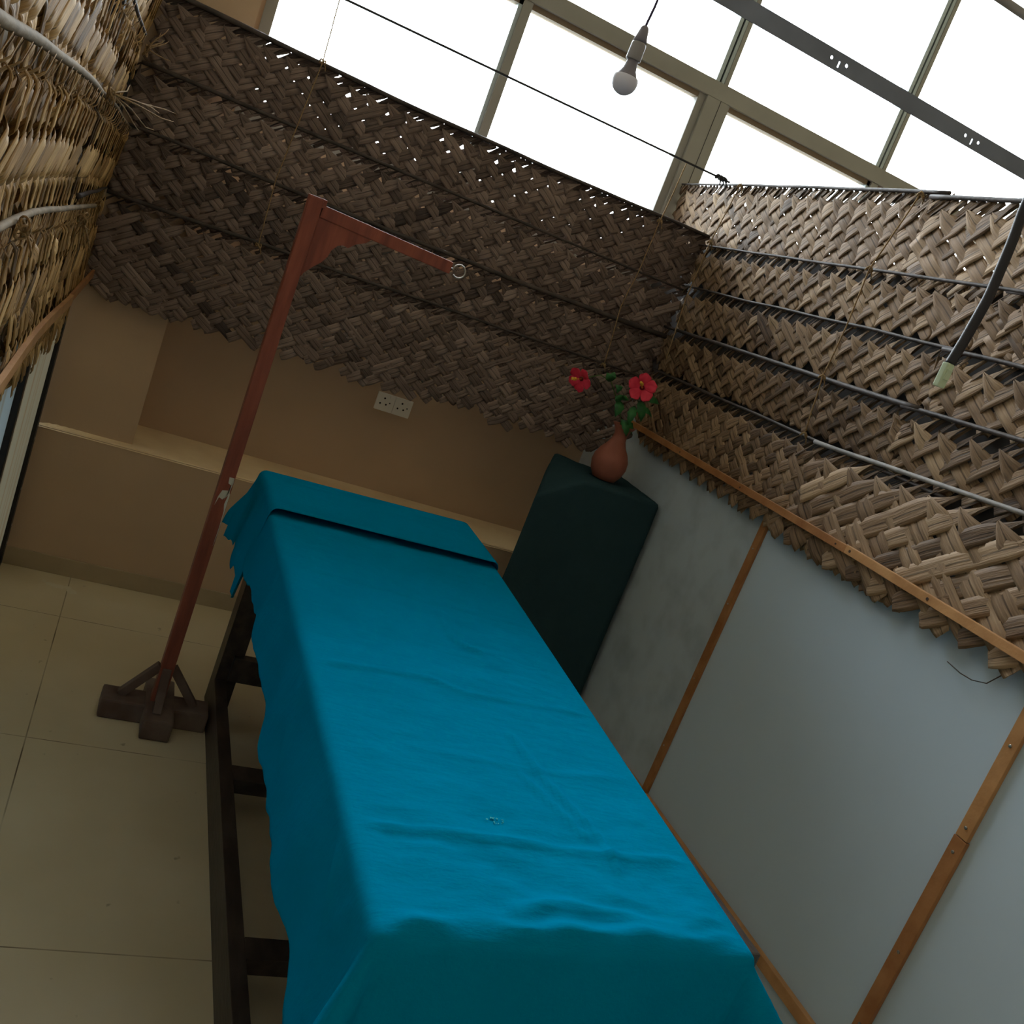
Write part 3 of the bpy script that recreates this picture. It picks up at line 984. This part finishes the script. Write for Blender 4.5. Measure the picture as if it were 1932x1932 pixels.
def drape(name, TL, TR, BR, BL, drops, material, ztop, r=0.022, flare=0.10, hem=None, hemf=None, step=0.009, fold_r=None, flare_r=0.03, flare_f=0.02, crease=None, fold=0.30, wob=0.006, seed=1, fray=0.0, sidefold=None):
    """A cloth over a quad top (near-left, near-right, far-right, far-left) with drops (left, right, front, back)."""
    NL, NR, FR, FL = [Vector(p) for p in (TL, TR, BR, BL)]
    W = (NR - NL).length
    Ln = (FL - NL).length
    dl, dr_, df, db = drops
    np_ = int((W + dl + dr_) / step)
    nq = int((Ln + df + db) / step)
    rows = []
    for j in range(nq + 1):
        q = lerp(-df, Ln + db, j / nq)
        row = []
        for i in range(np_ + 1):
            p = lerp(-dl, W + dr_, i / np_)
            pc, qc = max(0, min(W, p)), max(0, min(Ln, q))
            a, b_ = pc / W, qc / Ln
            top = NL.lerp(NR, a).lerp(FL.lerp(FR, a), b_)
            op, oq = p - pc, q - qc
            if op < 0 and hem:
                op *= hem(q)
            if oq < 0 and hemf:
                oq *= hemf(p)
            d = math.hypot(op, oq)
            z = ztop + top.z
            if d < 1e-9:
                cz = crease(top.x, top.y) if crease else 0.0
                edge = min(pc, W - pc, Ln - qc)
                row.append(Vector((top.x, top.y, z + cz * sstep(0, 0.05, edge) )))
                continue
            dirv = Vector((op / d, oq / d, 0))
            fl_ = flare if op < 0 and abs(op) >= abs(oq) else (flare_r if op > 0 and abs(op) >= abs(oq) else flare_f)
            fo_ = fold if op < 0 or fold_r is None else fold_r
            al = d / r
            if al < math.pi / 2:
                out, drop = r * math.sin(al), r * (1 - math.cos(al))
            else:
                ex = d - r * math.pi / 2
                out = r + fl_ * ex
                drop = r + ex * math.sqrt(max(0.0, 1 - fl_ * fl_))
                phi = math.atan2(abs(oq), abs(op)) if op != 0 and oq != 0 else 0.0
                fd = math.sin(2 * phi) ** 2
                out += fo_ * ex * fd
                drop -= 0.10 * ex * fd
                if op != 0 and oq == 0:
                    out += wob * min(1, ex / 0.12) * (math.sin(q * 17 + seed) + 0.6 * math.sin(q * 31 + 2 * seed))
                    out += 0.010 * noise.noise(Vector((q * 4, d * 5, seed))) * min(1, ex / 0.1)
                if op < 0 and sidefold:
                    out += sidefold(q, abs(op)) * min(1, ex / 0.03)
                if oq != 0 and op == 0:
                    out += wob * min(1, ex / 0.12) * (math.sin(p * 15 + seed) + 0.6 * math.sin(p * 27 + 2 * seed))
            row.append(Vector((top.x + dirv.x * out, top.y + dirv.y * out, z - drop)))
        rows.append(row)
    mb = MB().grid(rows)
    o = mb.build(name, material, smooth=True)
    solidify(o, 0.0014, 1.0)
    return o


def ridge(x, y, pts, w, h):
    """height of a soft crease along a polyline"""
    best = 9.0
    for (a, b) in zip(pts, pts[1:]):
        ax, ay = a; bx, by = b
        dx, dy = bx - ax, by - ay
        t = max(0, min(1, ((x - ax) * dx + (y - ay) * dy) / (dx * dx + dy * dy)))
        best = min(best, math.hypot(x - ax - dx * t, y - ay - dy * t))
    return h * math.exp(-(best / w) ** 2)


def sheet_crease(x, y):
    wx = 0.006 * noise.noise(Vector((x * 11, y * 3, 4)))
    z = 0.0
    z += ridge(x, y + wx, [(0.42, 1.655), (0.62, 1.680), (0.70, 1.675), (0.78, 1.645), (1.15, 1.66)], 0.007, 0.0065)
    z += ridge(x, y + wx, [(0.42, 1.165), (0.70, 1.158), (0.90, 1.150), (1.12, 1.175)], 0.008, 0.0075)
    z += ridge(x, y + wx, [(0.50, 2.15), (0.80, 2.12), (1.15, 2.10)], 0.008, 0.0045)
    z += ridge(x, y + wx, [(0.60, 1.40), (0.85, 1.385), (1.05, 1.41)], 0.008, 0.003)
    z += ridge(x + wx, y, [(0.82, 2.06), (0.815, 1.92), (0.845, 1.88), (0.87, 1.87)], 0.009, 0.008)
    z += ridge(x + wx, y, [(0.835, 2.05), (0.84, 1.95)], 0.007, 0.005)
    z += ridge(x + wx, y, [(0.83, 1.50), (0.845, 1.36), (0.885, 1.22), (0.885, 1.12)], 0.008, 0.007)
    z += ridge(x + wx, y, [(0.80, 1.37), (0.86, 1.20)], 0.007, 0.006)
    z += ridge(x, y + 2 * wx, [(0.46, 0.957), (0.62, 0.962), (0.80, 0.966), (1.06, 0.985)], 0.016, 0.010)
    z += ridge(x, y + 2 * wx, [(0.66, 1.005), (0.76, 1.022), (0.88, 1.000), (1.03, 1.02)], 0.013, 0.009)
    z += ridge(x, y + 2 * wx, [(0.86, 1.04), (0.95, 1.03), (1.06, 1.06)], 0.012, 0.005)
    z += ridge(x, y + wx, [(0.52, 0.995), (0.66, 0.985)], 0.012, 0.004)
    near = sstep(1.35, 1.0, y)
    z += (0.0030 + 0.004 * near) * noise.noise(Vector((x * 9, y * 16, 3))) + (0.0016 + 0.002 * near) * noise.noise(Vector((x * 24, y * 46, 5)))
    return z


hemtab = [(0.0, 0.27), (0.12, 0.262), (0.22, 0.226), (0.30, 0.232), (0.42, 0.240), (0.60, 0.230), (0.75, 0.215), (1.0, 0.186), (1.2, 0.168), (1.5, 0.18), (1.95, 0.18)]
bs = drape('bed_sheet', (0.458, 0.945, 0), (1.046, 0.965, 0), (1.135, 2.86, 0), (0.450, 2.835, 0), (0.29, 0.27, 0.42, 0.10), TEAL, 0.766,
           hem=lambda q: (interp(hemtab, q) + 0.012 * noise.noise(Vector((q * 9, 2, 1))) + 0.006 * noise.noise(Vector((q * 28, 2, 1)))) / 0.29, crease=sheet_crease, flare=0.10, fold=0.42, fold_r=1.05, flare_r=0.08, seed=2, wob=0.004, r=0.017,
           sidefold=lambda q, d: ridge(q, d, [(0.235, 0.0), (0.18, 0.05), (0.11, 0.13), (0.05, 0.20)], 0.010, 0.007) + ridge(q, d, [(0.70, 0.02), (0.58, 0.16)], 0.012, 0.004)
           + ridge(q, d, [(1.20, 0.02), (1.12, 0.15)], 0.012, 0.004) + ridge(q, d, [(0.06, 0.0), (0.10, 0.10)], 0.010, 0.004))
tag(bs, 'teal cotton sheet covering the whole treatment bed', 'bed sheet')
st = MB()
rs_ = random.Random(5)
for k in range(16):
    cx, cy = 0.692 + rs_.uniform(-0.010, 0.012) + k * 0.0008, 1.212 + rs_.uniform(-0.008, 0.008) - k * 0.0004
    st.lathe([(rs_.uniform(0.0008, 0.0022), 0), (0.0008, 0.0006)], (cx, cy, 0.7685), (0, 0, 1), 7)
st.build('pale_stain', TEAL_PALE, bs)
hem2 = [(-0.02, 0.300), (0.055, 0.305), (0.06, 0.262), (0.10, 0.250), (0.105, 0.268), (0.17, 0.235), (0.175, 0.222), (0.25, 0.226), (0.255, 0.247), (0.31, 0.25), (0.46, 0.25)]
cv = drape('head_cover', (0.456, 2.505, 0.0), (1.108, 2.525, 0.0), (1.104, 2.845, 0.004), (0.446, 2.815, 0.004), (0.32, 0.10, 0.010, 0.10), TEAL, 0.790, r=0.022,
           hem=lambda q: (interp(hem2, q) + 0.008 * noise.noise(Vector((q * 16, 7, 1)))) / 0.32, flare=0.10, fold=0.2, seed=5, wob=0.007,
           crease=lambda x, y: 0.003 * noise.noise(Vector((x * 5, y * 12, 8))) + ridge(x, y, [(0.52, 2.76), (0.8, 2.775), (1.1, 2.79)], 0.01, 0.003) + ridge(x, y, [(0.6, 2.67), (1.1, 2.69)], 0.012, 0.002))
tag(cv, 'folded teal head cover lying across the far end of the bed', 'head cover')

# ------------------------------------------------------------------ draped pedestal with vase
ped_rows = []
corners = [(1.420, 3.095), (1.918, 3.095), (1.928, 3.46), (1.588, 3.44)]


def ped_outline(n=24):
    pts = []
    for (a, b) in zip(corners, corners[1:] + corners[:1]):
        for k in range(n):
            pts.append((lerp(a[0], b[0], k / n), lerp(a[1], b[1], k / n)))
    return pts


out = ped_outline()
pcx, pcy = 1.69, 3.27
ztop = lambda x, y: (1.003 + 0.012 * math.exp(-(((x - 1.588) ** 2 + (y - 3.44) ** 2) / 0.008))
                     - 0.105 * max(0.0, 1 - math.hypot((x - 1.42) / 0.17, (y - 3.095) / 0.26)) ** 1.1)
levels = [0.0, 0.12, 0.3, 0.5, 0.7, 0.85, 0.95, 0.985]
for z in levels:
    row = []
    for k, (x, y) in enumerate(out):
        g = 0.012 * (1 - z) * math.sin(k * 0.55) + 0.006 * noise.noise(Vector((x * 9, y * 9, z * 2)))
        s_ = 1 + (g + 0.0 * (1 - z)) / 0.3
        zz = z * (ztop(x, y) / 1.003)
        row.append(Vector((min(1.935, pcx + (x - pcx) * s_), pcy + (y - pcy) * s_, zz)))
    row.append(row[0].copy())
    ped_rows.append(row)
for s_ in (0.985, 0.93, 0.75, 0.55, 0.3, 0.05):
    row = []
    for (x, y) in out:
        X, Y = pcx + (x - pcx) * s_, pcy + (y - pcy) * s_
        row.append(Vector((X, Y, ztop(X, Y) - (0.006 if s_ > 0.98 else 0) + 0.002 * noise.noise(Vector((X * 20, Y * 20, 1))))))
    row.append(row[0].copy())
    ped_rows.append(row)
pd = MB().grid(ped_rows).build('draped_pedestal', DKGREEN, smooth=True)
tag(pd, 'tall stand draped in very dark green cloth in the corner', 'pedestal')

VX, VY, VZ = 1.728, 3.24, 1.003
tilt = Vector((0.0, 0, 1)).normalized()
vase = thing('clay_vase', (VX, VY, VZ), 'terracotta bottle vase standing on the dark green pedestal', 'vase')
prof = [(0.030, 0.0), (0.045, 0.004), (0.062, 0.030), (0.0705, 0.062), (0.068, 0.090), (0.055, 0.118), (0.038, 0.142), (0.028, 0.165), (0.0255, 0.185), (0.031, 0.203), (0.043, 0.220), (0.0465, 0.224),
        (0.043, 0.223), (0.030, 0.206), (0.022, 0.185), (0.022, 0.150)]
MB().lathe(prof, (VX, VY, VZ), tilt, 48).build('vase_body', CLAY, vase, smooth=True)
rim = Vector((VX, VY, VZ)) + tilt * 0.205


def leaf(base, tip, width, normal, material=GREEN):
    base, tip, nrm = Vector(base), Vector(tip), Vector(normal).normalized()
    d = tip - base
    s = d.cross(nrm).normalized()
    rows = []
    N = 8
    for k in range(N + 1):
        t = k / N
        w = width * (math.sin(math.pi * min(1, t * 0.96 + 0.02)) ** 0.8) * (1.15 - 0.5 * t) * (1 + 0.10 * (-1) ** k * (0.3 < t < 0.95))
        c = base + d * t + nrm * (0.02 * math.sin(math.pi * t)) - Vector((0, 0, 0.012 * t * t))
        rows.append([c - s * w + nrm * w * 0.25, c, c + s * w + nrm * w * 0.25])
    return MB().grid(rows)


def hibiscus(center, face, R, spin, root):
    c, fz = Vector(center), Vector(face).normalized()
    a = Vector((0, 0, 1))
    x = a.cross(fz).normalized()
    y = fz.cross(x)
    rnd = random.Random(int(spin * 100) + 3)
    for k in range(5):
        an = spin + k * 2 * math.pi / 5 + rnd.uniform(-.08, .08)
        dx = x * math.cos(an) + y * math.sin(an)
        dy = -x * math.sin(an) + y * math.cos(an)
        rows = []
        N, Mw = 9, 8
        for i in range(N + 1):
            t = i / N
            rad = R * (0.06 + 0.94 * t)
            w = R * (0.07 + 0.365 * math.sin(math.pi * (0.02 + 0.66 * t)) ** 1.3) * (1.0 if t < 0.72 else math.sqrt(max(0, 1 - ((t - 0.72) / 0.29) ** 2)))
            row = []
            for jx in range(Mw + 1):
                sx = -1 + 2 * jx / Mw
                h = 0.35 * R * (1 - t) * -1 + R * 0.10 * math.sin(t * 3.0) + R * 0.035 * math.sin(sx * 6 + t * 7 + k) * t + 0.05 * R * sx * (1 if k % 2 else -1) * t
                row.append(c + dx * (rad - 0.05 * R * sx * sx * t + 0.02 * R * math.sin(sx * 9 + k) * t) + dy * (w * sx) + fz * (h + 0.1 * R))
            rows.append(row)
        p = MB().grid(rows).build('petal', PETAL, root, smooth=True)
        solidify(p, 0.0006)
    MB().lathe([(0.16 * R, 0.0), (0.10 * R, -0.12 * R), (0.05 * R, -0.22 * R)], c - fz * 0.10 * R, fz, 14).build('flower_eye', PETAL_EYE, root, smooth=True)
    sd = (fz + x * -0.25 + y * 0.30).normalized()
    mb = MB().tube([c - fz * 0.1 * R, c + sd * R * 0.5, c + sd * R * 0.85], [0.05 * R, 0.04 * R, 0.03 * R], 8)
    for k in range(26):
        q = c + sd * R * rnd.uniform(0.45, 0.9)
        e = q + Vector((rnd.uniform(-1, 1), rnd.uniform(-1, 1), rnd.uniform(-1, 1))).normalized() * R * 0.10
        mb.tube([q, e], 0.004 * R / 0.05, 4)
        mb.lathe([(0.03 * R, 0), (0.03 * R, 0.05 * R)], e, (0, 0, 1), 6)
    mb.build('stamen', STAMEN, root, smooth=True)
    MB().lathe([(0.02 * R, -0.62 * R), (0.10 * R, -0.45 * R), (0.14 * R, -0.25 * R), (0.17 * R, -0.12 * R)], c, fz, 12).build('calyx', GREENSTEM, root, smooth=True)


fl = thing('hibiscus_stem', rim, 'red hibiscus facing the room, right one in the clay vase', 'flower', 'hibiscus in the vase')
cR = Vector((1.715, 3.20, 1.385))
MB().tube([rim - tilt * 0.10, rim + Vector((0.005, 0, 0.03)), rim + Vector((0.03, 0.0, 0.10)), cR + Vector((0.012, 0.035, -0.04)), cR + Vector((0, 0.03, 0))], 0.0022, 6).build('stalk', GREENSTEM, fl, smooth=True)
hibiscus(cR, (-0.42, -0.88, 0.10), 0.056, 0.45, fl)
for b, t, w, nn in (((1.735, 3.22, 1.335), (1.765, 3.20, 1.275), 0.020, (-0.3, -1, 0.2)), ((1.735, 3.22, 1.34), (1.81, 3.20, 1.36), 0.016, (-0.2, -1, 0.5)),
                    ((1.725, 3.22, 1.31), (1.715, 3.19, 1.25), 0.018, (-0.6, -1, 0.2)), ((1.74, 3.22, 1.30), (1.80, 3.20, 1.305), 0.013, (-0.2, -1, 0.6))):
    solidify(leaf(b, t, w, nn).build('leaf', GREEN, fl, smooth=True), 0.0006)
fl = thing('hibiscus_stem', rim + Vector((0, 0, 0.001)), 'red hibiscus turned to the left, left one in the clay vase', 'flower', 'hibiscus in the vase')
cL = Vector((1.475, 3.22, 1.335))
MB().tube([rim - tilt * 0.10 + Vector((-0.004, 0, 0)), rim + Vector((-0.02, 0, 0.03)), Vector((1.66, 3.23, 1.30)), Vector((1.60, 3.23, 1.365)), Vector((1.55, 3.23, 1.375)), cL + Vector((0.03, 0.02, 0.012))], 0.0022, 6).build('stalk', GREENSTEM, fl, smooth=True)
hibiscus(cL, (-0.70, -0.55, -0.42), 0.050, 1.1, fl)
for b, t, w, nn in (((1.60, 3.23, 1.365), (1.555, 3.20, 1.405), 0.017, (-0.2, -1, -0.2)), ((1.595, 3.23, 1.365), (1.59, 3.21, 1.415), 0.015, (-0.5, -1, 0)), ((1.62, 3.23, 1.36), (1.625, 3.20, 1.345), 0.016, (0.0, -1, 0.4)),
                    ((1.665, 3.23, 1.30), (1.625, 3.20, 1.335), 0.020, (-0.3, -1, 0.3)), ((1.66, 3.23, 1.31), (1.650, 3.19, 1.262), 0.021, (-0.2, -1, 0.3)), ((1.665, 3.23, 1.315), (1.672, 3.20, 1.345), 0.016, (-0.2, -1, 0.1)),
                    ((1.70, 3.23, 1.245), (1.725, 3.19, 1.205), 0.018, (-0.2, -1, 0.3)), ((1.705, 3.235, 1.24), (1.76, 3.22, 1.215), 0.016, (0.1, -1, 0.5))):
    solidify(leaf(b, t, w, nn).build('leaf', GREEN, fl, smooth=True), 0.0006)

# ------------------------------------------------------------------ wooden stand with arm
PXc, PY = 0.323, 2.68
sd = thing('wooden_stand', (PXc, PY, 0.0), 'tall red brown wooden stand with a bracketed arm beside the bed', 'stand')
MB().box((PXc - 0.0195, PY - 0.02, 0.03), (PXc + 0.0195, PY + 0.02, 1.585), bev=0.003).build('pole', REDWOOD, sd)
bb = MB()
bb.box((0.170, PY - 0.045, 0.0), (0.476, PY + 0.045, 0.062), bev=0.007)
bb.box((0.290, PY - 0.128, 0.0), (0.374, PY + 0.125, 0.066), bev=0.007)
bb.build('base', OLDWOOD, sd)
for d in ((1, 0), (-1, 0), (0, 1), (0, -1)):
    dx, dy = d
    L_ = 0.105 if dx else 0.085
    br = MB()
    br.bar((PXc + dx * 0.018, PY + dy * 0.018, 0.175), (PXc + dx * L_, PY + dy * L_, 0.064), 0.024, 0.024, up=(0, 0, 1), bev=0.002)
    br.build('brace', OLDWOOD, sd)
arm = MB()
arm.bar((0.345, PY, 1.557), (0.727, PY, 1.541), 0.032, 0.034, bev=0.003)
arm.box((0.303, PY - 0.017, 1.565), (0.352, PY + 0.017, 1.588), bev=0.002)
arm.build('arm', REDWOOD, sd)
gp = [(0.342, 1.545), (0.495, 1.538), (0.482, 1.522), (0.455, 1.507), (0.440, 1.492), (0.425, 1.494), (0.412, 1.488), (0.400, 1.470), (0.396, 1.452), (0.385, 1.432), (0.366, 1.412), (0.350, 1.392), (0.342, 1.375)]
n_ = len(gp)
gv = [(x, PY - 0.013, z) for x, z in gp] + [(x, PY + 0.013, z) for x, z in gp]
MB().add(gv, [tuple(range(n_)), tuple(reversed(range(n_, 2 * n_)))] + [(i, i + n_, (i + 1) % n_ + n_, (i + 1) % n_) for i in range(n_)]).build('gusset', REDWOOD, sd)
hk = [Vector((0.722, PY, 1.542)), Vector((0.737, PY, 1.541))]
hk += [Vector((0.7555 + 0.0185 * math.cos(a), PY + 0.002, 1.540 + 0.0185 * math.sin(a))) for a in [math.pi - i * (1.75 * math.pi) / 16 for i in range(17)]]
MB().tube(hk, 0.0022, 8).build('hook', NAIL, sd, smooth=True)
ch = MB()
cy0 = PY - 0.0208
for poly in ([(0.326, 0.79), (0.340, 0.79), (0.341, 0.775), (0.338, 0.752), (0.330, 0.722), (0.336, 0.742), (0.337, 0.768), (0.328, 0.772)],
             [(0.318, 0.748), (0.338, 0.752), (0.340, 0.742), (0.334, 0.732), (0.325, 0.722), (0.315, 0.726), (0.309, 0.700), (0.312, 0.728)],
             [(0.338, 0.742), (0.3415, 0.742), (0.3415, 0.62), (0.339, 0.58), (0.340, 0.64), (0.3385, 0.69), (0.334, 0.71)]):
    k = len(poly)
    ch.add([(x, cy0, z) for x, z in poly] + [(x, cy0 + 0.001, z) for x, z in poly],
           [tuple(range(k)), tuple(reversed(range(k, 2 * k)))] + [(i, i + k, (i + 1) % k + k, (i + 1) % k) for i in range(k)])
ch.build('flaked_paint', CHIP, sd)

# ------------------------------------------------------------------ double wall socket
so = thing('wall_socket', (1.03, YW, 0.885), 'cream double wall socket under the edge of the back wall mats', 'wall socket')
for k, (x0, x1) in enumerate(((0.952, 1.0295), (1.0305, 1.108))):
    MB().box((x0, YW - 0.012, 0.885), (x1, YW, 0.961), bev=0.002).build('socket_plate', SOCKET, so)
    h = MB()
    cx = (x0 + x1) / 2
    for (dx, z, r) in ((0.0, 0.940, 0.0042), (-0.014, 0.915, 0.0038), (0.012, 0.915, 0.0038), (0.026, 0.925, 0.003)):
        h.lathe([(r, 0), (r, 0.0006)], (cx + dx - 0.006, YW - 0.0122, z), (0, -1, 0), 14)
    h.build('pin_hole', HOLE, so)
    MB().box((x1 - 0.024, YW - 0.0155, 0.944), (x1 - 0.008, YW - 0.011, 0.956), bev=0.001).build('socket_switch', SOCKET, so)

# ------------------------------------------------------------------ light bulb on its cord
BX, BY = 0.846, 2.222
bl = thing('pendant_bulb', (BX, BY, 2.05), 'unlit white bulb hanging on a dark cord before the window', 'light bulb')
MB().tube([(BX + 0.010, BY, 2.65), (BX + 0.008, BY, 2.38), (BX + 0.004, BY, 2.25), (BX, BY, 2.205), (BX, BY, 2.19)], 0.0032, 8).build('cord', CORD, bl, smooth=True)
MB().box((BX - 0.02, BY - 0.02, 2.63), (BX + 0.04, BY + 0.02, 2.65))
MB().lathe([(0.006, 2.203), (0.010, 2.198), (0.0135, 2.180), (0.0165, 2.166)], (BX, BY, 0), (0, 0, 1), 28).build('holder_cap', BULBG, bl, smooth=True)
MB().lathe([(0.0165, 2.165), (0.0175, 2.160), (0.0180, 2.128), (0.0172, 2.126)], (BX, BY, 0), (0, 0, 1), 28).build('lamp_holder', PLASTIC, bl, smooth=True)
MB().lathe([(0.0125, 2.130), (0.0135, 2.120), (0.0165, 2.105), (0.0235, 2.092), (0.0245, 2.089)], (BX, BY, 0), (0, 0, 1), 28).build('bulb_body', BULBG, bl, smooth=True)
gl = [(0.0245, 2.090)] + [(0.0305 * math.cos(a), 2.078 + 0.0305 * math.sin(a)) for a in [0.36 - i * (0.36 + 1.45) / 14 for i in range(15)]]
MB().lathe(gl, (BX, BY, 0), (0, 0, 1), 32).build('bulb_diffuser', BULBW, bl, smooth=True)
# the conduit the cord drops from
cd = MB().tube([(XL - 0.012, BY, 2.66), (6.6, BY, 2.66)], 0.011, 12).build('ceiling_conduit', PLASTIC, smooth=True)
tag(cd, 'grey conduit crossing the room above the hanging bulb', 'conduit')

# ------------------------------------------------------------------ perforated steel bar
bm = bmesh.new()


def loop_edges(pts):
    vs_ = [bm.verts.new((x, 0, z)) for x, z in pts]
    return [bm.edges.new((vs_[i], vs_[(i + 1) % len(vs_)])) for i in range(len(vs_))]


BA, BB_ = -0.257, 6.6
zc = lambda x: 2.1208
edges = loop_edges([(BA, zc(BA) - 0.0155), (BB_, zc(BB_) - 0.0155), (BB_, zc(BB_) + 0.0155), (BA, zc(BA) + 0.0155)])
xg = 0.977 - 0.338 * 3
while xg < 6.3:
    for dx, w, h, rnd_ in ((-0.0185, 0.0032, 0.0032, 1), (0.0, 0.0018, 0.0055, 0), (0.0165, 0.0032, 0.0032, 1)):
        X, Z = xg + dx, zc(xg) + (0.0007 if rnd_ else -0.0038)
        if rnd_:
            edges += loop_edges([(X + w * math.cos(a), Z + h * math.sin(a)) for a in [i * math.pi / 6 for i in range(12)]])
        else:
            edges += loop_edges([(X - w, Z - h), (X + w, Z - h), (X + w, Z + h), (X - w, Z + h)])
    xg += 0.338
bmesh.ops.triangle_fill(bm, use_beauty=True, use_dissolve=False, edges=edges)
ret = bmesh.ops.extrude_face_region(bm, geom=list(bm.faces))
for g in ret['geom']:
    if isinstance(g, bmesh.types.BMVert):
        g.co.y += 0.002
bmesh.ops.recalc_face_normals(bm, faces=bm.faces)
me = bpy.data.meshes.new('perforated_bar')
bm.to_mesh(me)
bm.free()
me.materials.append(STEELD)
ba = bpy.data.objects.new('perforated_bar', me)
COL.objects.link(ba)
ba.location = (0, 1.60, 0)
tag(ba, 'dark grey steel bar with punched holes crossing before the window', 'steel bar')

# ------------------------------------------------------------------ black hose with plug
hs = thing('hanging_hose', (0.98, 1.05, 1.63), 'black ribbed hose with pale green plug hanging before right wall mats', 'hose')
hp = [(1.050, 1.110, 2.125), (1.030, 1.095, 1.97), (1.022, 1.087, 1.895), (1.019, 1.077, 1.85), (1.010, 1.062, 1.77), (0.996, 1.053, 1.706), (0.986, 1.048, 1.668)]
HP = []
for a, b in zip(hp, hp[1:]):
    a, b = Vector(a), Vector(b)
    K = max(4, int((b - a).length / 0.0016))
    for k in range(K):
        HP.append(a.lerp(b, k / K))
HP.append(Vector(hp[-1]))
for _ in range(60):
    HP = [HP[0]] + [(HP[i - 1] + HP[i] * 2 + HP[i + 1]) / 4 for i in range(1, len(HP) - 1)] + [HP[-1]]
MB().tube(HP, [0.0068 + 0.0006 * (i % 2) for i in range(len(HP))], 12).build('hose_body', HOSE, hs, smooth=True)
MB().box((0.9765, 1.041, 1.634), (0.9895, 1.052, 1.668), bev=0.002).build('plug', CONNECT, hs)
MB().box((0.979, 1.038, 1.645), (0.987, 1.0415, 1.660), bev=0.001).build('plug_clip', CONNECT, hs)
